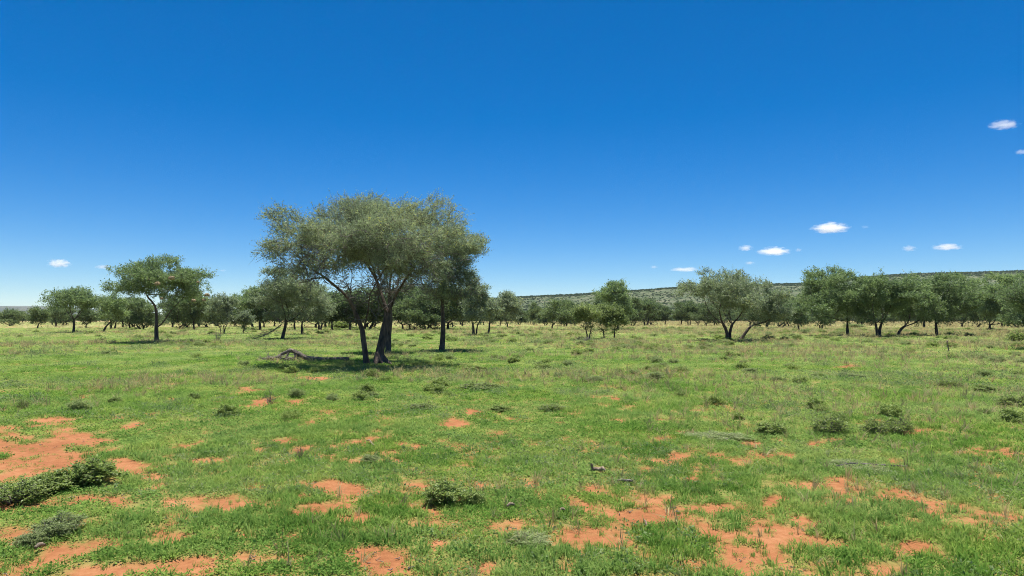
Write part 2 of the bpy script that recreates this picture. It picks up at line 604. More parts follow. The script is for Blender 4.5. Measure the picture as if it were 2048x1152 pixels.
def tubes(chains):
    """chains: list of (pts (k,3), radii (k,), sides) -> verts, quads"""
    V, Q = [], []
    off = 0
    for pts, rad, s in chains:
        k = len(pts)
        if k < 2:
            continue
        d = np.gradient(pts, axis=0)
        d = unit(d)
        ref = np.array([0.31, 0.95, 0.05]) if abs(d[0][1]) < 0.9 else np.array([1.0, 0, 0])
        u = unit(np.cross(d, ref))
        w2 = np.cross(d, u)
        an = np.linspace(0, 2 * np.pi, s, endpoint=False)
        ring = (np.cos(an)[None, :, None] * u[:, None, :] + np.sin(an)[None, :, None] * w2[:, None, :]) * rad[:, None, None]
        if s >= 8:
            ph = np.linspace(0, 5, k)[:, None]
            ring = ring * (1 + 0.10 * np.sin(3 * an[None, :] + ph * 1.3) + 0.06 * np.sin(5 * an[None, :] - ph * 2.1))[:, :, None]
        V.append((pts[:, None, :] + ring).reshape(-1, 3))
        i = np.arange(k - 1)[:, None] * s
        j = np.arange(s)[None, :]
        j2 = (j + 1) % s
        Q.append(np.stack([(i + j).ravel(), (i + j2).ravel(), (i + s + j2).ravel(), (i + s + j).ravel()], 1) + off)
        off += k * s
    return np.vstack(V), np.vstack(Q)


def colonize(stems, attr, step, infl, kill, seed, maxit=220, droop=0.0):
    """space colonisation from given stems (list of (start node or None, pts)); returns positions, parents, root ids"""
    rd = random.Random(seed)
    P, par, root, named = [], [], [], {}
    nroot = -1
    for key, src, pts in stems:
        prev = named[src] if src else -1
        if prev < 0:
            nroot += 1
        rid = root[prev] if prev >= 0 else nroot
        pts = [Vector(p) for p in pts]
        chain = []
        seq = ([P[prev]] if prev >= 0 else []) + pts
        for a, b in zip(seq[:-1], seq[1:]):
            m = max(1, int((b - a).length / step))
            for q in range(m):
                chain.append(a.lerp(b, q / m))
        chain.append(seq[-1])
        if prev >= 0:
            chain = chain[1:]
        for q in chain:
            jt = step * 0.10
            P.append(q + Vector((rd.uniform(-jt, jt), rd.uniform(-jt, jt), rd.uniform(-jt, jt) * (q.z > 0.2))))
            par.append(prev)
            root.append(rid)
            prev = len(P) - 1
        named[key] = prev
    A = [Vector(a) for a in attr]
    low = max(0.6, min(a.z for a in A) * 0.55)
    seen = set()
    for it in range(maxit):
        kd = kdtree.KDTree(len(P))
        for i, p in enumerate(P):
            kd.insert(p, i)
        kd.balance()
        acc, keep = {}, []
        for a in A:
            co, i, d = kd.find(a)
            if d < kill:
                continue
            keep.append(a)
            if d < infl and P[i].z > low:
                e = acc.setdefault(i, Vector((0, 0, 0)))
                e += (a - co).normalized()
        A = keep
        if not A or not acc:
            break
        added = 0
        for i, d in acc.items():
            d = d.normalized() + Vector((rd.gauss(0, .22), rd.gauss(0, .22), rd.gauss(0, .18) - droop))
            q = P[i] + d.normalized() * step
            key = (i, round(q.x / step * 3), round(q.y / step * 3), round(q.z / step * 3))
            if key in seen:
                continue
            seen.add(key)
            P.append(q)
            par.append(i)
            root.append(root[i])
            added += 1
        if not added:
            break
    return P, par, root


def wood(P, par, root, r_tip, r_base, expo=2.35, flare=1.0, cbase=1.0, slim=0.45):
    n = len(P)
    ch = [[] for _ in range(n)]
    for i, p in enumerate(par):
        if p >= 0:
            ch[p].append(i)
    rad = np.zeros(n)
    for i in range(n - 1, -1, -1):
        s = sum(rad[c] ** expo for c in ch[i])
        rad[i] = max(r_tip, s ** (1 / expo)) if ch[i] else r_tip
    roots = [i for i in range(n) if par[i] < 0]
    top = max(rad[i] for i in roots)
    p = math.log(r_base / r_tip) / math.log(top / r_tip)
    rad = r_tip * (rad / r_tip) ** p
    zz_ = np.array([q.z for q in P])
    rad = np.maximum(rad * (1 - slim * sstep(0.25 * cbase, 1.05 * cbase, zz_)), np.minimum(rad, r_tip))
    chains = {}
    for i in range(n):
        starts = []
        if par[i] < 0:
            starts = [[i]]
        else:
            sib = ch[par[i]]
            if max(sib, key=lambda c: rad[c]) != i:
                starts = [[par[i], i]]
        for st in starts:
            seq = st[:]
            while ch[seq[-1]]:
                seq.append(max(ch[seq[-1]], key=lambda c: rad[c]))
            pts = np.array([P[k] for k in seq])
            rr = np.array([rad[k] for k in seq])
            if len(st) == 2:
                rr[0] = rr[1]
            else:
                rr = rr * (1 + flare * 0.35 * np.exp(-np.maximum(pts[:, 2], 0) / 0.28))
            if len(seq) > 3:
                sm = pts.copy()
                sm[1:-1] = 0.25 * pts[:-2] + 0.5 * pts[1:-1] + 0.25 * pts[2:]
                pts = sm
            mx = rr.max()
            chains.setdefault(root[i], []).append((pts, rr, 10 if mx > .12 else 6 if mx > .05 else 4 if mx > .025 else 3))
    return rad, ch, chains


def sprigs(P, rad, ch, n, length, m, leaf, wide, centre, r, up=0.35, thin=0.03, yellow=None, zmin=0.0, lobes=None, fill=0.6, gaps=0.9, gfloor=0.35):
    """leafy twigs growing from the thin branches: returns leaf verts/faces/tint and twig chains"""
    pos = np.array([tuple(p) for p in P])
    cand = np.array([i for i in range(len(P)) if rad[i] < thin and pos[i, 2] > zmin])
    wt = np.array([1.6 if not ch[i] else 1.0 for i in cand])
    pick = r.choice(cand, n, p=wt / wt.sum())
    b = pos[pick] + r.normal(0, 0.05, (n, 3))
    if lobes is not None:
        k = int(n * fill)
        b[:k] = crown_points(lobes, k, r, 0.45)
    outw = unit((b - centre) * np.array([1, 1, 1.3]))
    gap = 0.5 * fbm(b[:, 0] * 1.0 + 70, b[:, 2] * 1.5 + 70, gaps, 2, 7) + 0.5 * fbm(b[:, 1] + 90, b[:, 2] * 1.5 - b[:, 0] * 0.6 + 90, gaps, 2, 9)
    kp = r.uniform(size=n) < gfloor + (1 - gfloor) * sstep(0.36, 0.50, gap)
    b, outw = b[kp], outw[kp]
    n = len(b)
    d = unit(outw * 0.9 + r.normal(0, 0.75, (n, 3)) + np.array([0, 0, up]))
    L = length * r.uniform(0.5, 1.3, n)
    t = np.linspace(0.08, 1.0, m)[None, :, None]
    bend = r.normal(0, 0.25, (n, 3)) - np.array([0, 0, 0.18])
    path = b[:, None, :] + d[:, None, :] * (L[:, None, None] * t) + bend[:, None, :] * (L[:, None, None] * t ** 2) * 0.5
    lp = path + r.normal(0, leaf * 0.38, path.shape)
    la = unit(d[:, None, :] * 0.5 + r.normal(0, 0.8, path.shape))
    v, f = leaf_cards(lp.reshape(-1, 3), la.reshape(-1, 3), np.full(n * m, leaf), wide, r)
    cl = fbm(b[:, 0] + b[:, 2] * 0.7 + 40, b[:, 1] + 40 - b[:, 2] * 0.4, 0.9, 3, 5)
    tint = 0.18 + 0.62 * cl
    if yellow is not None:
        tint = tint + yellow(b)
    tint = np.clip((tint + r.normal(0, 0.13, n))[:, None] + r.normal(0, 0.10, (n, m)), 0, 1)
    tint = np.repeat(tint.ravel(), 4)
    # bare twig of each sprig: a thin three sided spike
    w2 = unit(np.cross(d, r.normal(size=(n, 3)))) * 0.006 * (length / 0.45)
    tip = path[:, -1]
    mid = path[:, m // 2]
    tv = np.stack([b - w2, b + w2, mid + w2 * 0.7, mid - w2 * 0.7, tip], 1).reshape(-1, 3)
    o5 = np.arange(n)[:, None] * 5
    tq = np.concatenate([o5 + np.array([[0, 1, 2, 3]])])
    tt = np.concatenate([o5 + np.array([[3, 2, 4]])])
    return v, f, tint, tv, tq, tt


def crown_points(lobes, n, r, shell=0.55):
    """points in a union of ellipsoids, denser near their upper skin"""
    lob = np.array(lobes, dtype=float)
    vol = lob[:, 3] * lob[:, 4] * lob[:, 5]
    k = r.choice(len(lob), n, p=vol / vol.sum())
    d = unit(r.normal(size=(n, 3)))
    d[:, 2] = np.where(d[:, 2] < 0, d[:, 2] * 0.65, d[:, 2])
    s = shell + (1 - shell) * r.uniform(0, 1, n) ** 0.5
    s *= r.uniform(0, 1, n) ** 0.12
    return lob[k, :3] + d * s[:, None] * lob[k, 3:]


class TreeMesh:
    pass


def make_tree(name, stems, lobes, seed, natt, step, r_base, nsprig, m, leaf, length, leafmat, barkmat,
              up=0.35, dead=0, yellow=None, shell=0.55, wide=0.5, r_tip=0.009, droop=0.0, thin=0.03, fill=0.74, bare=None, nbare=0, zleaf=0.45, gfloor=0.55, npad=60, padr=0.25, pads_in=0.86):
    r = np.random.default_rng(seed)
    big = np.array(lobes)
    cx0 = float((big[:, 0] * big[:, 3]).sum() / big[:, 3].sum())
    reach = max(np.max(big[:, 0] + big[:, 3]) - np.min(big[:, 0] - big[:, 3]), 1.0) / 2
    pc = crown_points([(q[0] * pads_in + cx0 * (1 - pads_in), q[1], q[2], q[3] * pads_in, q[4] * pads_in, q[5]) for q in lobes], npad, r, 0.55)
    pr = padr * reach * r.uniform(0.7, 1.3, npad)
    pads = [(c[0], c[1], c[2] - 0.1 * q, q, q, q * r.uniform(0.34, 0.55)) for c, q in zip(pc, pr)]
    att = np.vstack([crown_points(pads, int(natt * 0.75), r, 0.2), crown_points(lobes, natt - int(natt * 0.75), r, shell)])
    if bare:
        att = np.vstack([att, crown_points(bare, nbare, r, 0.2)])
    P, par, root = colonize(stems, att, step, step * 14, step * 1.7, seed, droop=droop)
    rad, ch, chains = wood(P, par, root, r_tip, r_base, cbase=min(q[2] - q[5] * 0.7 for q in lobes))
    T = TreeMesh()
    T.trunks = []
    for k in sorted(chains):
        v, q = tubes(chains[k])
        T.trunks.append(mesh_np('trunk', v, q, barkmat, True))
    lob = np.array(lobes)
    vol = lob[:, 3] * lob[:, 4] * lob[:, 5]
    cen = (lob[:, :3] * vol[:, None]).sum(0) / vol.sum() - np.array([0, 0, 0.6])
    v, f, tint, tv, tq, tt = sprigs(P, rad, ch, nsprig, length, m, leaf, wide, cen, r, up, thin, yellow, lob[:, 2].min() * zleaf, pads, fill, max(0.8, 0.12 * lob[:, 2].max()), gfloor)
    me = mesh_np('crown', np.vstack([v, tv]), [f, tq + len(v), tt + len(v)], leafmat, False, np.concatenate([tint, np.full(len(tv), 0.02)]))
    me.materials.append(barkmat)
    mi = np.concatenate([np.zeros(len(f), dtype=np.int32), np.ones(len(tq) + len(tt), dtype=np.int32)])
    if len(me.polygons) == len(mi):
        me.polygons.foreach_set('material_index', mi)
    T.crown = me
    T.dead = None
    if dead:
        pos = np.array([tuple(p) for p in P])
        low = np.quantile(pos[:, 2], 0.5)
        cand = [i for i in range(len(P)) if rad[i] < 0.07 and pos[i, 2] < low and pos[i, 2] > lob[:, 2].min() * 0.42]
        D = []
        for _ in range(dead):
            if not cand:
                break
            p = pos[r.choice(cand)]
            d = unit(r.normal(size=3) * np.array([1, 1, 0.5]) + np.array([0, 0, -0.15]))
            L = r.uniform(0.4, 1.1)
            q = [p]
            for s in range(5):
                d = unit(d + r.normal(0, 0.3, 3))
                q.append(q[-1] + d * L / 5)
                if s in (1, 2, 3) and r.uniform() < 0.7:
                    e = unit(d + r.normal(0, 0.7, 3))
                    D.append((np.array([q[-1], q[-1] + e * L * 0.2, q[-1] + e * L * 0.4 + r.normal(0, 0.04, 3)]), np.array([0.009, 0.006, 0.003]), 3))
            D.append((np.array(q), np.linspace(0.017, 0.005, 6), 3))
        if D:
            v, q = tubes(D)
            T.dead = mesh_np('dead_twigs', v, q, M['deadwood'], True)
    return T


def place(T, name, label, loc, rz=0.0, scale=(1, 1, 1), group=None):
    t = thing(name, label, 'tree', loc, rz, group, scale)
    for me in T.trunks:
        link('trunk', me, t)
    link('crown', T.crown, t)
    if T.dead:
        link('deadwood', T.dead, t)['kind'] = 'stuff'
    return t


def umbrella(seed, h, wd, cb, off=(0, 0), nst=1, lean=0.0, spread=0.25, dep=None, nl=7, flat=1.0, zlow=0.12):
    """stems and crown lobes of a thorn tree: height h, crown half width wd, crown underside cb"""
    r = random.Random(seed)
    dep = dep or wd
    th = h - cb
    lobes = [(off[0], off[1], cb + th * 0.60, wd * 0.55, dep * 0.55, th * 0.40)]
    for k in range(nl):
        a = 2 * math.pi * (k + r.uniform(-.3, .3)) / nl
        q = r.uniform(0.48, 0.68)
        s = r.uniform(0.28, 0.44)
        zc = cb + th * r.uniform(zlow, 0.70)
        lobes.append((off[0] + math.cos(a) * wd * q, off[1] + math.sin(a) * dep * q, zc, wd * s, dep * s, th * r.uniform(0.15, 0.28) * flat))
    for k in range(5):
        a = r.uniform(0, 6.28)
        q = r.uniform(0.2, 0.5)
        lobes.append((off[0] + math.cos(a) * wd * q, off[1] + math.sin(a) * dep * q, cb + th * r.uniform(max(zlow, 0.15), 0.75), wd * 0.36, dep * 0.36, th * 0.2))
    stems = []
    for s in range(nst):
        bx = (s - (nst - 1) / 2) * spread
        by = r.uniform(-.2, .2) * (nst > 1)
        lx = lean + bx * 1.8
        z1 = cb * r.uniform(0.58, 0.78)
        kx = r.uniform(-.12, .12)
        stems.append((f's{s}', None, [(bx, by, -0.12), (bx + lx * 0.2 + kx, by, z1 * 0.5), (bx + lx * 0.5 - kx, by, z1)]))
        nf = 4 if nst == 1 else 3
        for b in range(nf):
            a = 2 * math.pi * (b + r.uniform(-.2, .2)) / nf + s * 1.2 + seed
            q = wd * r.uniform(0.22, 0.4)
            stems.append((f's{s}b{b}', f's{s}', [(bx + lx * 0.8 + off[0] * 0.4 + math.cos(a) * q * 0.5, by + off[1] * 0.3 + math.sin(a) * q * 0.5, z1 + (cb - z1) * 0.65),
                                               (bx * .6 + lx + off[0] * 0.7 + math.cos(a) * q, by + off[1] * 0.6 + math.sin(a) * q, cb + th * 0.12)]))
    return stems, lobes


# ------------------------------------------------------------------ the big thorn tree in the middle
def dist_of(py):
    return ground(1024, py).y


def main_tree():
    base = ground(748, 729)
    s = base.y / F

    def L(px, py, y=0.0):
        k = (base.y + y) / base.y
        return ((px - 748) * s * k, y, (729 - py) * s * k + (1 - k) * 0)
    lobes = []
    spec = [(590, 462, 62, 42, 0.0), (565, 492, 42, 40, 0.4), (610, 500, 72, 42, -1.4), (660, 452, 85, 46, 0.6), (690, 480, 95, 52, -1.8), (745, 436, 80, 40, 0.8),
            (720, 445, 80, 42, 2.2), (800, 440, 85, 40, 0.0), (800, 470, 95, 50, -2.2), (858, 446, 62, 36, 0.9), (880, 478, 52, 46, -0.4), (845, 510, 66, 36, -1.4),
            (650, 520, 70, 28, -2.4), (600, 536, 44, 18, -0.4), (893, 440, 46, 36, 0.8), (908, 468, 46, 44, 1.2), (870, 425, 40, 26, -0.6), (560, 455, 46, 36, 0.2), (575, 440, 52, 36, -0.8), (556, 478, 44, 36, -0.8), (730, 505, 85, 36, -2.6), (560, 520, 34, 26, -0.9), (760, 450, 90, 46, 3.0), (640, 470, 70, 40, 2.8), (900, 510, 34, 34, -0.2)]
    for px, py, rx, rz, y in spec:
        c = L(px, py, y)
        lobes.append((c[0], c[1], c[2], rx * s, rx * s * 0.95, rz * s))
    st = [
        ('a', None, [L(739, 733, -0.30), L(735, 715, -0.32), L(733, 695, -0.32), L(728, 662, -0.30)]),
        ('a1', 'a', [L(720, 640, -0.4), L(708, 606, -0.6)]),
        ('a7', 'a1', [L(690, 580, -0.9), L(664, 552, -1.3)]),
        ('a8', 'a1', [L(703, 578, -0.4), L(706, 545, -0.2)]),
        ('a9', 'a', [L(712, 640, -0.1), L(696, 612, 0.5), L(672, 588, 1.2)]),
        ('a2', 'a', [L(736, 640, -0.5), L(746, 616, -0.9), L(752, 585, -1.3)]),
        ('a3', 'a7', [L(625, 530, -1.0)]),
        ('b', None, [L(757, 731, 0.0), L(758, 712, 0.0), L(763, 690, 0.05), L(769, 655, 0.1), L(774, 630, 0.1)]),
        ('b1', 'b', [L(764, 605, 0.2), L(748, 565, 0.5), L(722, 530, 0.8), L(690, 500, 1.2)]),
        ('b2', 'b', [L(786, 600, 0.0), L(806, 570, -0.3), L(832, 535, -0.7)]),
        ('b3', 'b', [L(780, 600, 0.6), L(784, 560, 1.3), L(790, 520, 2.0)]),
        ('b4', 'b2', [L(850, 500, -0.2), L(868, 475, 0.2)]),
        ('b6', 'b2', [L(845, 548, -1.2), L(870, 528, -1.8)]),
        ('b7', 'b', [L(760, 600, -0.5), L(768, 560, -1.2), L(760, 520, -1.9)]),
        ('b8', 'b1', [L(742, 535, 1.6), L(735, 490, 2.4)]),
        ('b9', 'b3', [L(815, 520, 2.2), L(840, 490, 2.6)]),
        ('a4', 'a7', [L(640, 552, -2.2)]),
        ('a5', 'a8', [L(690, 515, -0.6)]),
        ('a6', 'a2', [L(770, 560, -1.7), L(790, 535, -2.0)]),
        ('b5', 'b1', [L(735, 510, -0.6)]),
    ]

    def yel(b):
        px = 748 + b[:, 0] / s
        return 0.13 * np.exp(-((px - 830) / 85.0) ** 2) * sstep(3.6, 5.6, b[:, 2])
    bare = []
    for px, py, rx, rz, y in ((700, 575, 62, 32, -.6), (640, 558, 58, 22, -1.2), (770, 575, 60, 40, -.8), (800, 570, 60, 42, .8), (850, 560, 46, 36, -.9), (730, 590, 50, 34, 1.0)):
        c = L(px, py, y)
        bare.append((c[0], c[1], c[2], rx * s, rx * s * 0.8, rz * s))
    T = make_tree('t', st, lobes, 4, 2300, 0.20, 0.16, 13000, 17, 0.056, 0.46, M['leaf_olive'], M['bark'], up=0.3, dead=520, yellow=yel, shell=0.35, thin=0.026,
                  bare=bare, nbare=650, zleaf=0.9, gfloor=0.4, npad=135, padr=0.15, pads_in=0.93)
    t = place(T, 'thorn_tree', 'largest thorn tree in mid field, two dark trunks under a wide olive crown', (base.x, base.y, gz(base)))
    # spreading root foot at the right of the thick trunk
    c = []
    for dx, dy, ln in ((0.62, -0.1, 1), (0.3, -0.35, .6), (-0.1, -0.45, .55), (0.45, 0.35, .7)):
        p = np.array([[0.2 + dx * k, dy * k, 0.50 * (1 - k) ** 1.6 - 0.07] for k in np.linspace(0, 1, 6)])
        c.append((p, np.linspace(0.15, 0.05, 6), 8))
    v, q = tubes(c)
    link('root', mesh_np('root', v, q, M['bark'], True), t)


main_tree()

# ------------------------------------------------------------------ the trees around it
# base column, base row, crown left, crown right, crown top, crown underside, stems, lean px, leaves, label, opts
NEAR = [
    (778, 706, 690, 850, 440, 560, 1, 4, 'leaf_olive', 'thorn tree with one straight trunk close behind the two trunked largest tree', {'straight': True}),
    (885, 702, 822, 992, 446, 585, 1, 0, 'leaf_olive', 'thorn tree with one thin straight trunk and many bare twigs, right of the largest tree', {'dead': 320, 'straight': True}),
    (313, 685, 216, 430, 512, 608, 1, 6, 'leaf_green', 'broad thorn tree with straw bird nests hanging in its crown', {'dead': 30, 'fork': True, 'zlow': 0.3}),
    (565, 678, 500, 662, 530, 630, 1, 14, 'leaf_olive', 'thorn tree with a broken grey branch leaning from its trunk to the grass', {'dead': 140, 'broken': True}),
    (605, 669, 570, 670, 558, 638, 1, -4, 'leaf_olive', 'dark trunked thorn tree just right of the one with the broken branch', {'dead': 40}),
    (1458, 682, 1352, 1552, 540, 632, 2, -2, 'leaf_olive', 'wide thorn tree with twin pale trunks standing alone before the right hill', {'dead': 30, 'zlow': 0.25}),
    (1479, 680, 1498, 1584, 566, 636, 1, 50, 'leaf_olive', 'thorn tree whose trunk leans far right, beside the twin trunked tree', {}),
    (1177, 680, 1140, 1208, 604, 650, 2, 0, 'leaf_grey', 'small grey thorn bush tree forked at the ground, leftmost of the small three', {'dead': 40, 'small': True}),
    (1209, 678, 1184, 1234, 604, 654, 1, -6, 'leaf_grey', 'small grey thorn tree with one bent stem, middle of the small three', {'small': True}),
    (1227, 678, 1208, 1256, 608, 654, 1, 6, 'leaf_grey', 'small grey thorn tree with curved stem under the tall dark tree', {'small': True}),
    (1236, 661, 1188, 1276, 558, 642, 1, 0, 'leaf_green', 'tall narrow dark tree standing behind the small grey thorn trees', {}),
    (950, 671, 918, 988, 556, 640, 2, 0, 'leaf_olive', 'yellow green thorn tree with twin trunks just right of the largest tree', {'dead': 40}),
    (976, 668, 952, 1004, 596, 640, 1, 8, 'leaf_olive', 'small yellow green thorn tree with a leaning trunk beside the twin trunked one', {}),
    (147, 665, 86, 210, 570, 630, 1, 0, 'leaf_green', 'flat topped dark green umbrella thorn tree near the left edge', {'flat': 0.9, 'zlow': 0.42}),
    (207, 663, 190, 258, 588, 640, 1, 18, 'leaf_green', 'thorn tree with a slanting trunk between the umbrella tree and the nest tree', {}),
    (487, 657, 462, 534, 568, 640, 1, 0, 'leaf_green', 'dense dark green tree left of the tree with the broken branch', {}),
    (1695, 672, 1586, 1752, 530, 638, 1, -6, 'leaf_green', 'tall dense thorn tree at the left end of the right hand row', {'straight': True}),
    (1757, 674, 1684, 1826, 531, 638, 2, 0, 'leaf_green', 'thorn tree with a forked trunk, second in the right hand row', {}),
    (1795, 672, 1760, 1890, 543, 640, 1, 24, 'leaf_green', 'thorn tree with a slanting trunk, third in the right hand row', {'dead': 40}),
    (1873, 672, 1832, 1974, 539, 640, 1, 2, 'leaf_green', 'thorn tree with a straight trunk and wide crown, fourth in the right hand row', {'straight': True}),
    (1979, 662, 1930, 2070, 537, 645, 1, 0, 'leaf_green', 'pale green thorn tree with low hanging crown near the right edge', {}),
    (2075, 668, 1985, 2160, 552, 655, 1, 0, 'leaf_green', 'dark thorn tree cut off by the right edge, its crown almost touching the grass', {}),
    (1534, 656, 1508, 1584, 580, 640, 2, 0, 'leaf_green', 'twin stemmed dark tree behind the leaning trunk', {}),
    (1597, 663, 1568, 1624, 600, 645, 1, 0, 'leaf_green', 'small round headed tree with a thin pale stem beside a grey bush', {}),
    (1642, 659, 1612, 1668, 606, 646, 2, 0, 'leaf_green', 'small bushy tree with two short stems left of the right hand row', {}),
    (1105, 659, 1078, 1160, 600, 642, 1, 0, 'leaf_far', 'spreading grey green tree in front of the foot of the hill', {}),
    (1015, 656, 984, 1050, 578, 642, 1, 0, 'leaf_olive', 'bushy olive tree at the left end of the hill', {}),
    (446, 668, 412, 474, 588, 640, 3, 0, 'leaf_olive', 'small tree with three thin stems right of the nest tree', {'small': True}),
    (487, 667, 474, 506, 626, 650, 1, 0, 'leaf_olive', 'young sapling standing in front of the dense dark tree', {'small': True}),
    (75, 657, 54, 97, 612, 645, 1, 2, 'leaf_far', 'small round crowned tree left of the umbrella thorn', {}),
    (20, 652, -8, 50, 620, 648, 2, 0, 'leaf_far', 'low dark bushy tree at the left edge under the blue hill', {}),
    (2098, 701, 2022, 2200, 548, 640, 1, 0, 'leaf_green', 'thorn tree just beyond the right edge', {'hide': True}),
]


def near_tree(i, e):
    x, by, xl, xr, ty, cby, nst, lean, lm, label, op = e
    b = ground(x, by)
    s = b.y / F
    h = (by - ty) * s
    wd = (xr - xl) / 2 * s
    cb = (by - cby) * s
    off = ((xl + xr) / 2 - x) * s
    stems, lobes = umbrella(100 + i, h * 0.985, wd * 0.98, cb, (off, 0), nst, lean * s, 0.16 + 0.1 * wd / 3, min(wd * 1.1, 4.5), 11, op.get('flat', 1.0), op.get('zlow', 0.12))
    px = 1.0 / s                       # photograph pixels per metre
    leaf = float(np.clip(2.7 / px, 0.055, 0.24))
    area = wd * 2 * (h - cb)
    n_leaf = int(np.clip(area * 5.6 / (leaf * leaf * 0.25), 6000, 60000))
    m = 10
    if op.get('small'):
        n_leaf = int(n_leaf * 1.3)
    tr = 0.075 + 0.009 * h if not op.get('small') else 0.055
    bare, nbare = None, 0
    if op.get('dead', 0) >= 100:
        bare, nbare = [(off * .6, 0, cb, wd * .8, wd * .7, cb * 0.28)], 260
    if op.get('straight'):
        stems = [('a', None, [(0, 0, -0.1), (.03, 0, cb * .45), (0, 0, cb * .8)]), ('t', 'a', [(.05, .1, cb * 1.1), (0.1, 0, cb + (h - cb) * .45)])]
        for k in range(7):
            an = k * 0.9
            stems.append((f'l{k}', 'a' if k % 2 else 't', [(math.cos(an) * wd * .3 + off * .3, math.sin(an) * wd * .3, cb * (0.92 + .07 * k)), (math.cos(an) * wd * .6 + off * .6, math.sin(an) * wd * .6, cb * (0.98 + .08 * k))]))
    if op.get('fork'):
        def L(px_, py_, y=0.0):
            return ((px_ - x) * s, y, (by - py_) * s)
        stems = [('a', None, [(0, 0, -0.1), L(313, 672), L(312, 655)]),
                 ('a1', 'a', [L(310, 632, .1), L(308, 610, .1), L(292, 590, -.3)]),
                 ('a2', 'a', [L(325, 648, -.1), L(338, 632, -.3), L(352, 614, -.5), L(374, 592, -.3)]),
                 ('a3', 'a1', [L(318, 590, .6), L(335, 570, 1.0)]), ('a4', 'a1', [L(284, 575, .8)])]
    T = make_tree('t', stems, lobes, 200 + i, int(np.clip(area * 26, 260, 900)), max(0.24, 0.05 * h), tr, n_leaf // m, m, leaf, max(0.42, 3.4 * leaf), M[lm],
                  M['bark'] if b.y < 60 else M['bark_far'], up=0.35, dead=op.get('dead', 0), wide=0.52, bare=bare, nbare=nbare,
                  r_tip=0.010 if b.y < 60 else 0.014, thin=0.04 if b.y < 60 else 0.05)
    t = place(T, 'thorn_tree', label, (b.x, b.y, gz(b)), 0.0)
    if op.get('broken'):
        def L(px_, py_, y=0.0):
            return ((px_ - x) * s, y, (by - py_) * s)
        r = np.random.default_rng(5)
        pts = np.array([L(563, 650, -.2), L(552, 660, -.5), L(540, 668, -.8), L(527, 674, -1.0), L(515, 677, -1.1)])
        c = [(pts, np.linspace(0.055, 0.02, 5), 6)]
        pale = np.array([L(566, 646, -.2), L(556, 636, -.6), L(546, 628, -.9), L(534, 618, -1.2)])
        c.append((pale, np.linspace(0.05, 0.012, 4), 5))
        pale = np.array([L(568, 620, -.2), L(560, 605, -.7), L(548, 596, -1.0), L(532, 588, -1.3)])
        c.append((pale, np.linspace(0.045, 0.012, 4), 5))
        for k in range(120):
            p0 = pts[1] + (pts[-1] - pts[1]) * r.uniform(0, 1.15)
            p0 = p0 + r.normal(0, 0.12, 3)
            p0[2] = abs(p0[2])
            d = unit(r.normal(size=3) * np.array([1.2, .8, .35]) + np.array([-.3, 0, .05]))
            p2 = p0 + d * r.uniform(0.3, 0.8)
            p2[2] = max(p2[2], 0.03)
            p1 = (p0 + p2) / 2 + r.normal(0, 0.05, 3)
            c.append((np.array([p0, p1, p2]), np.array([0.012, 0.009, 0.004]), 3))
        v, q = tubes(c)
        o = link('dead_branch', mesh_np('dead_branch', v, q, M['deadwood'], True), t)
        o['label'] = 'broken grey branch hanging down to the grass'
    return t


NEAR_T = [near_tree(i, e) for i, e in enumerate(NEAR)]

# ------------------------------------------------------------------ tree line behind: copies of eight shapes
FAR = []
for k in range(8):
    rr = random.Random(900 + k)
    h = 6.0
    wd = rr.uniform(2.2, 3.8)
    cb = rr.uniform(0.6, 2.0)
    st, lo = umbrella(300 + k, h, wd, cb, (rr.uniform(-.4, .4), 0), rr.choice((1, 1, 2, 2, 3)), rr.uniform(-.5, .5), 0.35, None, 6)
    FAR.append(make_tree('t', st, lo, 330 + k, 330, 0.34, 0.12, 1150, 8, 0.235, 0.72, M['leaf_far'], M['bark_far'], wide=0.55, r_tip=0.018, thin=0.06, dead=0, npad=20, padr=0.32))
rr = random.Random(77)
LINE = [  # column, base row, height m: placed where the photograph shows a tree of the row behind
    (112, 653, 5.4), (128, 651, 6), (172, 656, 5), (226, 658, 6.2), (246, 655, 6.6), (268, 654, 7), (290, 656, 6.4), (345, 654, 6), (375, 656, 6.8), (398, 653, 6.4), (415, 655, 6),
    (432, 652, 6), (470, 653, 6.4), (505, 654, 7), (528, 655, 6.2), (548, 653, 6.8), (632, 656, 7.2), (655, 654, 6.8), (688, 656, 7.4), (712, 653, 7), (740, 655, 6.4), (805, 659, 7.4),
    (820, 659, 7.2), (848, 659, 7.6), (870, 655, 7), (905, 655, 6.6), (925, 653, 6.4), (1000, 652, 6), (1040, 650, 5.6), (1066, 649, 6.2), (1090, 651, 6), (1130, 653, 6.4), (1150, 652, 6.2),
    (1180, 650, 6), (1200, 653, 6.6), (1265, 652, 6.6), (1292, 651, 6.6), (1304, 650, 6), (1330, 650, 5.6), (1362, 650, 5.6), (1378, 651, 6.2), (1396, 651, 6), (1412, 652, 6), (1432, 651, 6),
    (1500, 652, 6), (1515, 654, 6.8), (1560, 655, 7.4), (1575, 653, 7), (1605, 653, 6.4), (1660, 653, 6.6), (1720, 655, 6), (1740, 652, 6.6), (1810, 656, 6.6), (1848, 655, 7.4), (1900, 653, 6.2),
    (520, 660, 6.2), (590, 660, 6.4), (640, 661, 5.4), (664, 660, 7.0), (700, 660, 7.2), (728, 659, 7.6), (834, 661, 6.6), (860, 660, 7.2), (896, 659, 6.4), (260, 658, 5.6), (284, 659, 5.2), (360, 658, 6.6), (388, 659, 5.8), (1925, 654, 7.4), (1955, 655, 6.8), (2010, 654, 7), (2035, 656, 7), (2065, 654, 7),
]
n_line = 0


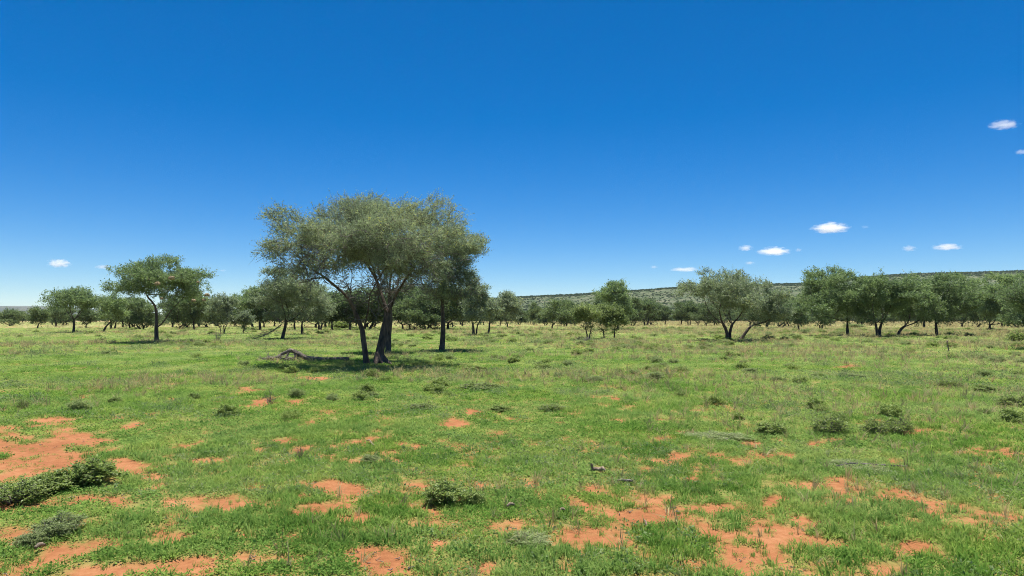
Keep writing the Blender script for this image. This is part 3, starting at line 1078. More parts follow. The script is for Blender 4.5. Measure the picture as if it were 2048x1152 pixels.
def far_label(px):
    for lim, where in ((90, 'under the blue hill at the left edge'), (225, 'behind the flat topped umbrella tree'), (430, 'behind the tree with the nests'),
                       (690, 'left of the largest trunks'), (900, 'between and right of the largest trunks'), (1090, 'at the left end of the hill'),
                       (1360, 'under the low middle of the hill'), (1560, 'behind the twin trunked tree'), (1780, 'behind the left half of the right row')):
        if px < lim:
            return 'thorn tree of the far dark tree line, ' + where
    return 'thorn tree of the far dark tree line, behind the right end of the field'


def line_tree(px, py, h):
    b = ground(px, py)
    k = rr.randrange(8)
    z = h / 6.0 * rr.uniform(0.78, 1.18)
    wv = z * rr.uniform(0.85, 1.5)
    place(FAR[k], 'thorn_tree', far_label(px), (b.x, b.y, 0), rr.uniform(0, 6.28), (wv, wv, z), far_label(px).replace('thorn tree of', 'thorn trees of'))


for px, py, h in LINE:
    line_tree(px, py, h)
for _ in range(125):
    px = rr.uniform(-220, 2270)
    line_tree(px, 638 + 2403 / rr.uniform(190, 420), rr.uniform(4.6, 7.0))

# woodland beyond, one mass
r = np.random.default_rng(8)
n = 1500
D = r.uniform(420, 1000, n)
ax = r.uniform(-1.0, 1.0, n)
z = r.uniform(0.65, 1.15, n)
me_far = []
for T in FAR[:5]:
    me_far.append(T.crown)
scatter('woodland', np.stack([D * ax, D, -1.2 * z], 1), np.stack([0 * z, 0 * z, r.uniform(0, 6.28, n)], 1),
        np.stack([z * 1.3, z * 1.3, z], 1), r.integers(0, 5, n), me_far)

# scrub on the hill
def blob_mesh(seed, n=46):
    r = np.random.default_rng(seed)
    d = unit(r.normal(size=(n, 3)))
    d[:, 2] = np.abs(d[:, 2]) * 0.9
    p = d * r.uniform(0.55, 1.0, (n, 1)) * np.array([1, 1, 0.9])
    v, f = leaf_cards(p, unit(r.normal(size=(n, 3))), np.full(n, 0.62), 0.75, r)
    return mesh_np('scrub', v, f, M['leaf_hill'], False, np.repeat(np.clip(r.normal(0.4, 0.2, n), 0, 1), 4))


X, Y, Z, tt_ = HG
nv, nu = X.shape
n = 40000
u = r.uniform(0, nu - 1.001, n)
t0 = np.where(r.uniform(size=n) < 0.22, r.uniform(0.86, 1.02, n), r.uniform(0.0, 0.95, n))
vrow = np.interp(t0, tt_, np.arange(nv))
i0, j0 = np.floor(vrow).astype(int), np.floor(u).astype(int)
i0 = np.minimum(i0, nv - 2)
fv, fu = vrow - i0, u - j0


def bil(Q):
    return (Q[i0, j0] * (1 - fu) + Q[i0, j0 + 1] * fu) * (1 - fv) + (Q[i0 + 1, j0] * (1 - fu) + Q[i0 + 1, j0 + 1] * fu) * fv


hp = np.stack([bil(X), bil(Y), bil(Z) - 0.3], 1)
dens = fbm(hp[:, 0], hp[:, 1], 70, 3, 44)
keep = r.uniform(size=n) < np.clip(np.where(t0 < 0.42, 1.0, np.where(t0 > 0.86, 0.9, 0.42 + 1.5 * (dens - 0.42))), 0.1, 1)
hp, n = hp[keep], int(keep.sum())
sz = r.uniform(0.9, 2.1, n)
scatter('scrub', hp, np.stack([0 * sz, 0 * sz, r.uniform(0, 6.28, n)], 1), np.stack([sz, sz, sz * r.uniform(0.7, 1.1, n)], 1), r.integers(0, 5, n), [blob_mesh(60 + k) for k in range(5)])

# ------------------------------------------------------------------ bird nests in the broad tree
tb = ground(313, 685)


def nest(px, py, dy, w_, label):
    w_ *= 0.8
    Dn = tb.y + dy
    d = ray(px, py)
    p = Vector((d.x / d.y * Dn, Dn, CAM_H + d.z / d.y * Dn))
    r = np.random.default_rng(int(px))
    import bmesh
    bm = bmesh.new()
    bmesh.ops.create_icosphere(bm, subdivisions=3, radius=1.0)
    for v in bm.verts:
        k = 1 + 0.12 * math.sin(v.co.x * 5 + px) * math.cos(v.co.y * 4) + r.normal(0, 0.09)
        v.co = Vector((v.co.x * 0.5 * w_ * k, v.co.y * 0.45 * w_ * k, v.co.z * 0.30 * w_ * k * (1.25 if v.co.z > 0 else 0.9)))
    me = bpy.data.meshes.new('nest')
    bm.to_mesh(me)
    bm.free()
    me.materials.append(M['straw'])
    t = thing('bird_nest', label, 'nest', p, 0, 'straw nests in the broad thorn tree')
    link('body', me, t)
    c = []
    for _ in range(70):
        a = r.uniform(0, 6.28)
        q = np.array([math.cos(a) * 0.42 * w_, math.sin(a) * 0.38 * w_, r.uniform(-.25, .25) * w_])
        e = q + np.array([math.cos(a) * .12, math.sin(a) * .12, -0.16]) * w_ * r.uniform(0.5, 1.5)
        c.append((np.array([q * 0.9, (q + e) / 2 + [0, 0, .03 * w_], e]), np.array([0.012, 0.010, 0.004]), 3))
    v, q = tubes(c)
    link('straw', mesh_np('straw', v, q, M['straw'], True), t)


nest(343, 556, -3.7, 0.50, 'straw nest high in the crown centre, uppermost of the nests')
nest(315, 567, -3.8, 0.46, 'straw nest left of the uppermost one above the trunk')
nest(414, 590, -1.8, 0.46, 'pale straw nest at the right end of the crown, upper of the pair')
nest(408, 600, -1.9, 0.36, 'small orange straw nest just under the pale one at the crown end')
nest(387, 601, -2.6, 0.38, 'grey pink straw nest hanging low over the leaning limb')
nest(323, 597, -3.2, 0.30, 'smallest straw nest, low in the crown above the fork')
nest(396, 564, -2.9, 0.26, 'dark straw nest on the right shoulder of the crown')


# ------------------------------------------------------------------ fallen log and loose wood
def lie(px, py):
    p = ground(px, py)
    return p, gz(p)


b, zz = lie(612, 722)
sc = b.y / F


def LL(px, py, y=0.0):
    return ((px - 612) * sc, y, (722 - py) * sc)


t = thing('fallen_log', 'long weathered fallen log arched at one end, left of the largest tree', 'log', (b.x, b.y, zz))
pts = np.array([LL(554, 713, .1), LL(562, 709, .05), LL(573, 704), LL(580, 701), LL(588, 703), LL(598, 709), LL(612, 715.5), LL(630, 718.5), LL(650, 719), LL(672, 719.5), LL(690, 719), LL(698, 717)])
v, q = tubes([(pts, np.array([.045, .075, .07, .095, .09, .12, .095, .115, .10, .13, .12, .05]), 9)])
link('stem', mesh_np('stem', v, q, M['log'], True), t)
r = np.random.default_rng(3)
for k, (a, d) in enumerate((((588, 704), (592, 720)), ((579, 702), (575, 719)), ((668, 719), (664, 724)), ((562, 709), (538, 717)), ((600, 709), (586, 699)))):
    p0, p2 = np.array(LL(*a)), np.array(LL(*d, -0.25))
    v, q = tubes([(np.array([p0, (p0 + p2) / 2 + r.normal(0, 0.04, 3), p2]), np.array([.05, .04, .02]), 6)])
    link('branch', mesh_np('branch', v, q, M['log'], True), t)
c = []
for k in range(80):
    p0 = np.array(LL(r.uniform(520, 596), r.uniform(709, 722), r.uniform(-.5, .5)))
    p0[2] = max(0.02, p0[2] * r.uniform(0, 1))
    d = unit(r.normal(size=3) * np.array([1.2, 1, .7]) + np.array([-.3, 0, .35])) * r.uniform(.2, .65)
    c.append((np.array([p0, p0 + d * .5 + r.normal(0, .03, 3), p0 + d]), np.array([.018, .013, .005]), 3))
v, q = tubes(c)
o = link('brushwood', mesh_np('brushwood', v, q, M['deadwood'], True), t)
o['kind'] = 'stuff'


def stick(label, pxs, rad, mat, name='stick', cat='stick', lift=0.03):
    p, z0 = lie(*pxs[0])
    P = []
    for k, (a, b_) in enumerate(pxs):
        g = ground(a, b_)
        P.append((g.x - p.x, g.y - p.y, gz(g) - z0 + lift + rad * 0.6 + 0.012 * math.sin(k * 2.1)))
    P = np.array(P)
    k = len(P)
    tq = np.linspace(0, k - 1, 4 * k)
    Pi = np.stack([np.interp(tq, np.arange(k), P[:, j]) for j in range(3)], 1)
    rd_ = 0.7 * rad * (0.55 + 0.45 * np.sin(np.linspace(0.35, 2.75, len(Pi)))) * (1 + 0.12 * np.sin(np.arange(len(Pi)) * 1.7))
    v, q = tubes([(Pi, rd_, 8)])
    n = len(v)
    v = np.vstack([v, Pi[:1], Pi[-1:]])
    tri = np.array([[n, (j + 1) % 8, j] for j in range(8)] + [[n + 1, n - 8 + j, n - 8 + (j + 1) % 8] for j in range(8)])
    me = mesh_np(name, v, [q, tri], mat, True)
    o = link(name, me)
    o.location = (p.x, p.y, z0)
    o['label'] = label
    o['category'] = cat
    return o


# gnarled root piece with a knob at each end
g0, z0 = lie(1195, 946)
t = thing('driftwood', 'gnarled pale root piece with an upright knob lying in the green grass', 'wood', (g0.x, g0.y, z0 + 0.02))
sc = g0.y / F
v, q = tubes([(np.array([(-12 * sc, 0, .02), (-5 * sc, .02, .035), (3 * sc, 0, .03), (9 * sc, -.02, .045), (14 * sc, -.03, .02)]), np.array([.014, .022, .024, .032, .018]), 8)])
link('stem', mesh_np('stem', v, q, M['bleached'], True), t)
v, q = tubes([(np.array([(-8 * sc, 0, .03), (-11 * sc, 0, .06), (-12 * sc, -.01, .085), (-12.5 * sc, -.01, .10)]), np.array([.016, .013, .017, .010]), 8)])
link('knob', mesh_np('knob', v, q, M['bleached'], True), t)
stick('grey forked stick right of the gnarled root piece', [(1235, 969), (1243, 969.5), (1251, 967.5), (1258, 969), (1264, 972)], 0.020, M['deadwood'])
stick('short pale stick lying in the grass below the dark green bush', [(1014, 1026), (1020, 1023), (1029, 1020)], 0.020, M['bleached'])
stick('small white wood chip left of a red sand patch', [(1119, 1035), (1125, 1034), (1131, 1034)], 0.016, M['bleached'])
stick('thin curved pale stick on red sand', [(1289, 1054), (1291, 1059), (1294, 1064), (1298, 1070)], 0.011, M['bleached'])
stick('thin bent grey stick in the green ground cover', [(733, 884), (739, 884), (744, 888), (748, 893)], 0.014, M['bleached'])
stick('short pale stick at the lower left beside grey scrub', [(70, 1107), (78, 1103), (88, 1098)], 0.022, M['bleached'])
stick('grey branch lying flat in the grass at the right', [(1672, 938), (1700, 934), (1740, 933), (1780, 936), (1815, 939)], 0.015, M['deadwood'])
stick('pale dry stick at the foot of the round bush', [(1662, 851), (1668, 857), (1675, 862)], 0.018, M['bleached'])
# upright dead stump, white at the top
g0, z0 = lie(1896, 704)
t = thing('dead_stump', 'thin upright dead stump with a pale top among dry grass at the right', 'stump', (g0.x, g0.y, z0), 0, None, (0.85, 0.85, 0.72))
v, q = tubes([(np.array([(0, 0, -.05), (.04, 0, .25), (-.02, 0, .5), (.02, 0, .62)]), np.array([.045, .035, .03, .026]), 7)])
link('stem', mesh_np('stem', v, q, M['deadwood'], True), t)
v, q = tubes([(np.array([(.02, 0, .60), (-.05, 0, .72), (-.03, 0, .84), (-.02, 0, .9)]), np.array([.026, .045, .04, .015]), 7)])
link('tip', mesh_np('tip', v, q, M['bleached'], True), t)


# ------------------------------------------------------------------ shrubs
class ShrubMesh:
    pass


SH = {}


def shrub_mesh(kind, var):
    """unit shrub: about 1 m wide and 1 m high, scaled when placed"""
    if (kind, var) in SH:
        return SH[kind, var]
    r = np.random.default_rng(abs(hash((len(kind), kind[0], kind[-1], var).__repr__().encode().hex()[:6] == 0)) + 31 * var + {'leafy': 1000, 'grey': 2000, 'twigs': 3000, 'mixed': 4000}[kind])
    n_st = {'leafy': 60, 'grey': 80, 'twigs': 26, 'mixed': 60}[kind]
    c, ends = [], []
    for k in range(n_st):
        a = r.uniform(0, 6.28)
        rd_ = 0.5 * r.uniform(0.1, 1) ** 0.6
        hgt = r.uniform(0.45, 1.0) * (1 - 0.55 * (rd_ / 0.5) ** 2)
        b0 = np.array([math.cos(a), math.sin(a), 0]) * rd_ * r.uniform(0.05, 0.35)
        e = np.array([math.cos(a) * rd_, math.sin(a) * rd_, hgt])
        m1 = b0 * 0.6 + e * 0.4 + r.normal(0, 0.04, 3) + np.array([0, 0, 0.06])
        P = np.array([b0 - [0, 0, 0.04], m1, (m1 + e) / 2 + r.normal(0, 0.03, 3), e])
        c.append((P, np.array([.014, .010, .007, .003]), 3))
        ends.append(P)
        for _ in range({'leafy': 2, 'grey': 3, 'twigs': 3, 'mixed': 3}[kind]):
            tq = r.uniform(0.3, 0.9)
            p0 = P[1] * (1 - tq) + P[3] * tq
            d = unit(r.normal(size=3) + np.array([math.cos(a) * .5, math.sin(a) * .5, .5])) * r.uniform(0.10, 0.28)
            c.append((np.array([p0, p0 + d * .5 + r.normal(0, .015, 3), p0 + d]), np.array([.006, .005, .002]), 3))
            ends.append(np.array([p0, p0 + d * .3, p0 + d * .6, p0 + d]))
    Q = ShrubMesh()
    v, q = tubes(c)
    wm = {'leafy': M['bark'], 'grey': M['deadwood'], 'twigs': M['deadwood'], 'mixed': M['deadwood']}[kind]
    Q.stem = mesh_np('stem', v, q, wm, True)
    Q.leaf = None
    per = {'leafy': 16, 'grey': 20, 'twigs': 1, 'mixed': 9}[kind]
    if kind != 'twigs':
        E = np.array(ends)
        n = len(E) * per
        k = r.integers(0, len(E), n)
        tq = r.uniform(0.25, 1.05, n)[:, None]
        p = E[k, 0] * (1 - tq) ** 2 + 2 * E[k, 2] * tq * (1 - tq) + E[k, 3] * tq ** 2 + r.normal(0, 0.03, (n, 3))
        p[:, 2] = np.abs(p[:, 2])
        la = unit(r.normal(size=(n, 3)) + np.array([0, 0, .4]))
        v, f = leaf_cards(p, la, np.full(n, {'leafy': .075, 'grey': .06, 'mixed': .065}[kind]), {'leafy': .55, 'grey': .4, 'mixed': .5}[kind], r, 0.4)
        tint = np.clip(0.5 + r.normal(0, 0.22, n), 0, 1)
        Q.leaf = mesh_np('foliage', v, f, {'leafy': M['leaf_shrub'], 'grey': M['leaf_grey'], 'mixed': M['leaf_shrub']}[kind], False, np.repeat(tint, 4))
    SH[kind, var] = Q
    return Q


def shrub(px, py, wpx, hpx, kind, label, var=None, group=None, name='shrub', cat='shrub', sink=0.0):
    g = ground(px, py)
    s = g.y / F
    var = random.Random(px * 7 + py).randrange(4) if var is None else var
    Q = shrub_mesh(kind, var)
    t = thing(name, label, cat, (g.x, g.y, gz(g) - sink), random.Random(px + 3 * py).uniform(0, 6.28), group, (wpx * s, wpx * s, hpx * s * (0.88 if py > 830 else 0.76)))
    link('stem', Q.stem, t)
    if Q.leaf:
        link('foliage', Q.leaf, t)
    return t


SHRUBS = [
    (175, 968, 105, 64, 'leafy', 'dark green leafy bush at the edge of the large red sand patch'),
    (105, 982, 100, 48, 'leafy', 'dark green bush between the sand edge bush and the left edge one'),
    (28, 1003, 120, 58, 'mixed', 'dark twiggy bush cut by the left edge of the picture'),
    (120, 1070, 90, 44, 'grey', 'grey twiggy scrub in the grass at the lower left'),
    (60, 1092, 60, 30, 'grey', 'low grey scrub touching the left side of the grey twiggy one'),
    (890, 1010, 80, 62, 'leafy', 'dark green bush alone beside red sand in the centre foreground'),
    (945, 1012, 50, 36, 'leafy', 'small green bush joined to the right of the centre foreground bush'),
    (1062, 1092, 90, 20, 'grey', 'grey green herb cushion in the foreground grass right of centre'),
    (602, 916, 26, 44, 'twigs', 'dark dry upright twig plant beside a small red sand patch'),
    (540, 808, 30, 42, 'twigs', 'bare dry twig plant standing on red sand left of centre'),
    (740, 922, 40, 16, 'grey', 'small blue grey herb in the green ground cover left of centre'),
    (1660, 865, 72, 48, 'mixed', 'round olive bush, left one of the pair on the right'),
    (1752, 868, 60, 42, 'mixed', 'olive bush with pale twigs in the middle of the pair on the right'),
    (1795, 868, 56, 46, 'mixed', 'olive bush at the right end of the pair on the right'),
    (1642, 826, 32, 20, 'leafy', 'small dark bush just behind the round olive bush'),
    (1540, 866, 66, 28, 'leafy', 'low green bush left of the round olive bush'),
    (1430, 874, 120, 12, 'grey', 'wide pale grey green herb mat right of centre'),
    (1715, 936, 120, 12, 'grey', 'flat grey herb around the grey branch at the right'),
    (230, 806, 26, 18, 'leafy', 'small green bush in the left field behind the red sand'),
    (390, 800, 26, 20, 'leafy', 'small green herb bush left of the bare twig plant'),
    (44, 818, 26, 26, 'mixed', 'small grey green bush by the left edge behind the large sand patch'),
    (742, 793, 34, 16, 'mixed', 'low olive bush in front of the largest tree'),
    (1598, 768, 34, 18, 'leafy', 'dark small bush in the right field, right one of the close two'),
    (1556, 764, 30, 16, 'mixed', 'olive small bush in the right field, left one of the close two'),
    (1636, 754, 30, 14, 'mixed', 'small olive bush beyond the close two'),
    (1702, 756, 56, 14, 'grey', 'long low grey bush beyond the close two'),
    (1900, 776, 46, 26, 'mixed', 'bush with dry pale stems at its foot in the right field'),
    (1972, 786, 60, 20, 'leafy', 'low green bush right of the one with dry pale stems'),
    (2032, 812, 70, 34, 'mixed', 'broad olive bush cut by the right edge'),
    (1362, 795, 22, 18, 'leafy', 'tiny dark green bush right of the middle'),
    (1154, 712, 24, 20, 'leafy', 'rounded yellow green bush in the open field before the small three trees'),
    (1085, 738, 40, 16, 'leafy', 'low green bush right of the largest tree'),
    (1190, 764, 40, 16, 'grey', 'grey low bush in the middle of the open field'),
    (1105, 818, 60, 20, 'mixed', 'low olive bush on bare soil in the middle field'),
    (1000, 820, 46, 14, 'leafy', 'dark low bush left of the olive one on bare soil'),
    (960, 776, 90, 18, 'mixed', 'long olive bush in front and right of the largest tree'),
    (950, 742, 56, 16, 'leafy', 'green bush at the right end of the tree shade'),
    (845, 818, 70, 18, 'mixed', 'long olive bush in the ground cover below the largest tree'),
    (1610, 667, 26, 13, 'grey', 'round grey green bush beside the small pale stemmed tree'),
    (1708, 656, 44, 14, 'grey', 'grey green bush far behind the right hand row'),
    (2032, 684, 36, 30, 'leafy', 'dark bush in shade at the right edge'),
    (1172, 683, 44, 16, 'twigs', 'dry brush round the foot of the small three trees'),
    (1536, 680, 30, 14, 'mixed', 'grey bush right of the leaning trunk'),
    (680, 657, 46, 22, 'leafy', 'pale green flat topped bush seen between trunks left of the largest tree'),
    (1310, 758, 40, 22, 'grey', 'grey leaved bush in the open field right of the middle'),
    (1500, 744, 34, 14, 'grey', 'pale grey bush in the dry part of the right field'),
    (436, 684, 18, 36, 'twigs', 'thin dead sapling before the small three stemmed tree'),
    (1028, 726, 30, 20, 'leafy', 'green bush beside the tree shade, left of the low green one'),
    (1245, 778, 22, 9, 'mixed', 'small olive bush in the middle of the open field'),
    (450, 800, 50, 14, 'twigs', 'pale dry twigs lying in grass left of the red sand'),
]
for e in SHRUBS:
    shrub(*e)


# ------------------------------------------------------------------ ground plants
def tuft(seed, n, h, spread, wid, mat, curl=0.5):
    r = np.random.default_rng(seed)
    V, Fq, Ft = [], [], []
    a = r.uniform(0, 6.28, n)
    b = np.stack([np.cos(a), np.sin(a), 0 * a], 1) * (spread * r.uniform(0, 1, n) ** 0.7)[:, None]
    dr = np.stack([np.cos(a + r.normal(0, .7, n)), np.sin(a + r.normal(0, .7, n)), 0 * a], 1)
    H = h * r.uniform(0.45, 1.15, n)
    side = np.stack([-dr[:, 1], dr[:, 0], 0 * a], 1) * (wid * r.uniform(.7, 1.2, n))[:, None]
    lean = (curl * r.uniform(.2, 1.2, n) * H)[:, None]
    z = np.array([0, 0, 1.0])
    m1 = b + dr * lean * 0.3 + z * (H * 0.55)[:, None]
    t1 = b + dr * lean * 1.1 + z * (H * 0.95)[:, None]
    v = np.stack([b - side * .5 - z * .01, b + side * .5 - z * .01, m1 + side * .5, m1 - side * .5, t1], 1).reshape(-1, 3)
    o = np.arange(n)[:, None] * 5
    tint = np.repeat(r.uniform(0, 1, n), 5)
    return mesh_np('tuft', v, [o + np.array([[0, 1, 2, 3]]), o + np.array([[3, 2, 4]])], mat, False, tint)


def herb(seed, n, h, spread, leaf, mat):
    r = np.random.default_rng(seed)
    a = r.uniform(0, 6.28, n)
    rd_ = spread * r.uniform(0, 1, n) ** 0.6
    p = np.stack([np.cos(a) * rd_, np.sin(a) * rd_, h * r.uniform(0.1, 1, n) * (1 - 0.5 * (rd_ / spread) ** 2)], 1)
    la = unit(np.stack([np.cos(a), np.sin(a), 0.35 + 0 * a], 1) + r.normal(0, .6, (n, 3)))
    v, f = leaf_cards(p, la, np.full(n, leaf), 0.6, r, 0.8)
    return mesh_np('herb', v, f, mat, False, np.repeat(r.uniform(0, 1, n), 4))


def sample(rings, half=47.0, seed=1):
    """points in the field in front of the viewpoint; rings = [(r0, r1, per square metre)]"""
    r = np.random.default_rng(seed)
    out = []
    for r0, r1, d in rings:
        a = math.radians(half)
        n = int(a * (r1 * r1 - r0 * r0) * d)
        rad = np.sqrt(r.uniform(r0 * r0, r1 * r1, n))
        th = r.uniform(-a, a, n)
        out.append(np.stack([rad * np.sin(th), rad * np.cos(th)], 1))
    return np.vstack(out)


def lay(name, xy, size, zf, kinds, seed, tilt=0.15):
    r = np.random.default_rng(seed)
    n = len(xy)
    z = height(xy[:, 0], xy[:, 1]) - 0.008
    sz = size * r.uniform(0.7, 1.35, n)
    return scatter(name, np.stack([xy[:, 0], xy[:, 1], z], 1), np.stack([r.normal(0, tilt, n), r.normal(0, tilt, n), r.uniform(0, 6.28, n)], 1),
                   np.stack([sz, sz, sz * zf], 1), r.integers(0, len(kinds), n), kinds)


def sizes(rad):
    return np.interp(rad, [4, 8, 14, 25, 50, 100, 200, 400], [0.95, 1.1, 1.4, 2.0, 3.0, 4.6, 7.0, 11.0])


rg = np.random.default_rng(99)
HK = [herb(500 + k, 40, 0.045, 0.075, 0.020, M['herb']) for k in range(6)]
BK = [tuft(520 + k, 22, 0.068, 0.06, 0.006, M['blade'], 1.0) for k in range(6)]
DK = [tuft(540 + k, 14, 0.16, 0.035, 0.0055, M['dry'], 0.7) for k in range(4)]
GK = [herb(560 + k, 40, 0.05, 0.08, 0.018, M['greyherb']) for k in range(4)]

xy = sample([(2.2, 7, 330), (7, 12, 190), (12, 20, 95), (20, 40, 34), (40, 80, 9), (80, 160, 2.2), (160, 420, 0.3)], seed=1)
cv = cover(xy[:, 0], xy[:, 1])
rad = np.hypot(xy[:, 0], xy[:, 1])
kind_n = fbm(xy[:, 0], xy[:, 1], 2.2, 3, 131)
u = rg.uniform(size=len(xy))
grow = rg.uniform(size=len(xy)) < np.clip(cv * 1.0 + 0.12, 0, 1)
bladey = u < 0.75 * sstep(0.44, 0.66, kind_n + 0.06 * (rad < 9))
ih = grow & ~bladey
ib = grow & bladey
lay('ground_cover', xy[ih], sizes(rad[ih]) * (0.42 + 0.58 * cv[ih]), np.interp(rad[ih], [5, 15, 40, 120], [1, .75, .42, .25]), HK, 2)
lay('grass', xy[ib], sizes(rad[ib]) * (0.45 + 0.55 * cv[ib]), np.interp(rad[ib], [5, 15, 40, 120], [1, .7, .38, .22]), BK, 3)

xy = sample([(2.2, 10, 14), (10, 25, 11), (25, 60, 4), (60, 140, 1.4), (140, 400, 0.25)], seed=4)
rad = np.hypot(xy[:, 0], xy[:, 1])
dn = fbm(xy[:, 0], xy[:, 1], 5.0, 3, 151) + np.interp(xy[:, 0] / np.maximum(xy[:, 1], 1), [-.7, 0.1, .7], [-.08, 0, .10]) + 0.12 * (rad > 65) * (xy[:, 0] > 15)
ok = rg.uniform(size=len(xy)) < sstep(0.485, 0.70, dn) * np.interp(rad, [6, 20, 40], [0.35, 0.8, 1])
lay('dry_grass', xy[ok], sizes(rad[ok]) * 0.85, np.interp(rad[ok], [5, 40, 120], [1.0, .8, .5]), DK, 5, 0.3)

xy = sample([(2.2, 10, 30), (10, 25, 18), (25, 60, 5), (60, 120, 1.2)], seed=6)
rad = np.hypot(xy[:, 0], xy[:, 1])
dn = fbm(xy[:, 0], xy[:, 1], 1.8, 3, 171)
ok = (rg.uniform(size=len(xy)) < sstep(0.52, 0.70, dn)) & (cover(xy[:, 0], xy[:, 1]) > 0.5)
lay('low_herbs', xy[ok], sizes(rad[ok]) * 1.1, np.interp(rad[ok], [5, 40, 120], [1.1, 1.1, .8]), GK, 7)

# twigs and crumbs of wood lying on the bare sand
LK = []
for k in range(5):
    r5 = np.random.default_rng(700 + k)
    c5 = []
    for q5 in range(3):
        L5 = r5.uniform(0.02, 0.055)
        a5 = r5.uniform(0, 6.28)
        o5 = np.array([r5.normal(0, .04), r5.normal(0, .04), 0.006])
        e5 = o5 + np.array([math.cos(a5) * L5, math.sin(a5) * L5, r5.uniform(0, .012)])
        c5.append((np.array([o5, (o5 + e5) / 2 + r5.normal(0, .006, 3), e5]), np.array([.003, .0035, .0015]), 4))
    v5, q5 = tubes(c5)
    LK.append(mesh_np('litter', v5, q5, M['deadwood'] if k % 2 else M['bleached'], True))
xy = sample([(2.2, 9, 6), (9, 18, 2)], seed=12)
ok = rg.uniform(size=len(xy)) < 1.0 - 0.8 * cover(xy[:, 0], xy[:, 1])
xy = xy[ok]
lay('litter', xy, np.full(len(xy), 1.0), np.full(len(xy), 1.0), LK, 13, 0.05)

# knee high undergrowth too mixed to count, through the middle of the field
xy = sample([(11, 22, 0.25), (22, 60, 0.28), (60, 130, 0.12)], seed=8)
rad = np.hypot(xy[:, 0], xy[:, 1])
dn = fbm(xy[:, 0], xy[:, 1], 4.0, 3, 191) + np.interp(xy[:, 0] / np.maximum(xy[:, 1], 1), [-.7, -.15, .05, .7], [-.10, 0, .05, .02])
ok = rg.uniform(size=len(xy)) < sstep(0.50, 0.66, dn)
kinds = [shrub_mesh(a, b_).leaf for a in ('mixed', 'leafy', 'leafy', 'grey') for b_ in range(2)]
lay('undergrowth', xy[ok], np.interp(rad[ok], [11, 30, 60, 130], [.30, .45, .7, 1.1]), np.interp(rad[ok], [11, 40, 120], [.65, .5, .38]), kinds, 9, 0.1)


# ------------------------------------------------------------------ clouds
def cloud_mat():
    m, t = mat_new('cloud vapour')
    tc = node(t, "ShaderNodeTexCoord")
    oi = node(t, "ShaderNodeObjectInfo")
    ln = node(t, "ShaderNodeVectorMath", operation='LENGTH')
    t.links.new(tc.outputs['Object'], ln.inputs[0])
    ad = node(t, "ShaderNodeVectorMath", operation='ADD')
    t.links.new(tc.outputs['Object'], ad.inputs[0])
    t.links.new(oi.outputs['Location'], ad.inputs[1])
    n = noise(t, 2.6, ad.outputs[0], 5, 0.6)
    fall = mathn(t, 'SUBTRACT', 1.0, ln.outputs['Value'])
    d = mathn(t, 'ADD', mathn(t, 'MULTIPLY', fall, 1.0), mathn(t, 'MULTIPLY', mathn(t, 'SUBTRACT', n.outputs['Fac'], 0.5), 1.9))
    d = mathn(t, 'MULTIPLY', mathn(t, 'SUBTRACT', d, 0.22), 1.7, True)
    d = mathn(t, 'MULTIPLY', d, oi.outputs['Alpha'])
    vol = node(t, "ShaderNodeVolumePrincipled")
    vol.inputs['Color'].default_value = (0.98, 0.98, 0.98, 1)
    vol.inputs['Anisotropy'].default_value = 0.2
    t.links.new(mathn(t, 'MULTIPLY', d, 0.020), vol.inputs['Density'])
    o = node(t, "ShaderNodeOutputMaterial")
    t.links.new(vol.outputs[0], o.inputs['Volume'])
    return m


CM = cloud_mat()
import bmesh as _bm


def cloud(px, py, wpx, hpx, dens, label):
    Dn = 6000.0
    d = ray(px, py)
    p = Vector((d.x / d.y * Dn, Dn, CAM_H + d.z / d.y * Dn))
    s = Dn / F
    bm = _bm.new()
    _bm.ops.create_icosphere(bm, subdivisions=3, radius=1.0)
    r = np.random.default_rng(int(px))
    for v in bm.verts:
        if v.co.z < -0.35:
            v.co.z = -0.35 - (-0.35 - v.co.z) * 0.6
    me = bpy.data.meshes.new('cloud')
    bm.to_mesh(me)
    bm.free()
    me.materials.append(CM)
    o = link('cloud', me)
    o.location = p
    o.scale = (wpx * s * 0.62, wpx * s * 0.4, hpx * s * 0.75)
    o.color = (1, 1, 1, dens)
    o['label'] = label
    o['category'] = 'cloud'
    o['group'] = 'small white clouds in the blue sky'


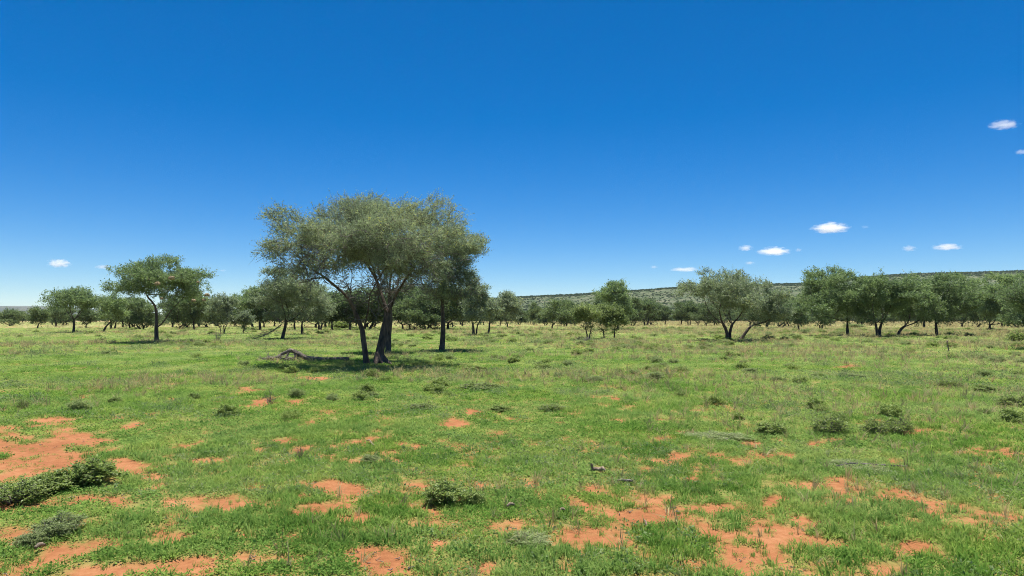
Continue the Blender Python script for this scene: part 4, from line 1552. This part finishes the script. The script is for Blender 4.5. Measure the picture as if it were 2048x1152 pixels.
cloud(118, 527, 44, 16, 1.0, 'rounded white cloud low in the sky at the far left')
cloud(206, 534, 30, 8, 0.6, 'small flat cloud right of the rounded far left one')
cloud(446, 541, 14, 4, 0.5, 'tiny flat cloud between the nest tree and the largest tree')
cloud(1662, 456, 66, 20, 1.0, 'largest white cloud, high above the right hand row of trees')
cloud(1632, 457, 30, 6, 0.4, 'thin wisp trailing left of the largest cloud')
cloud(1730, 454, 18, 6, 0.18, 'faint wisp right of the largest cloud')
cloud(1491, 496, 28, 11, 0.8, 'small round cloud above the twin trunked tree')
cloud(1548, 503, 62, 15, 1.0, 'second largest flat white cloud, above and right of the twin trunked tree')
cloud(1597, 500, 14, 7, 0.6, 'tiny cloud touching the right end of the flat white cloud')
cloud(1499, 526, 20, 6, 0.6, 'tiny flat cloud just over the crown of the twin trunked tree')
cloud(1370, 539, 56, 8, 0.55, 'long thin cloud low over the hill left of the twin trunked tree')
cloud(1308, 534, 16, 6, 0.5, 'tiny cloud at the left end of the low thin one')
cloud(1818, 497, 28, 11, 0.55, 'small soft cloud over the fourth tree of the right hand row')
cloud(1895, 494, 56, 12, 0.75, 'long slanting cloud over the right hand trees')
cloud(2008, 250, 56, 16, 0.5, 'high wispy cloud near the right edge')
cloud(2044, 304, 26, 9, 0.5, 'small wisp cut by the right edge below the high one')


# ------------------------------------------------------------------ air
def build_haze():
    R_ = 7150.0
    z0_, z1_ = -4.0, 128.0
    v = np.array([(x, y, z) for z in (z0_, z1_) for x, y in ((-R_, -R_), (R_, -R_), (R_, R_), (-R_, R_))])
    q = np.array([(3, 2, 1, 0), (4, 5, 6, 7), (0, 1, 5, 4), (1, 2, 6, 5), (2, 3, 7, 6), (3, 0, 4, 7)])
    m, t = mat_new('thin haze')
    vol = node(t, "ShaderNodeVolumePrincipled")
    vol.inputs['Color'].default_value = (0.66, 0.81, 1.0, 1)
    vol.inputs['Density'].default_value = 0.00004
    o = node(t, "ShaderNodeOutputMaterial")
    t.links.new(vol.outputs[0], o.inputs['Volume'])
    h = link('haze', mesh_np('haze', v, q, m))
    h['kind'] = 'stuff'


build_haze()
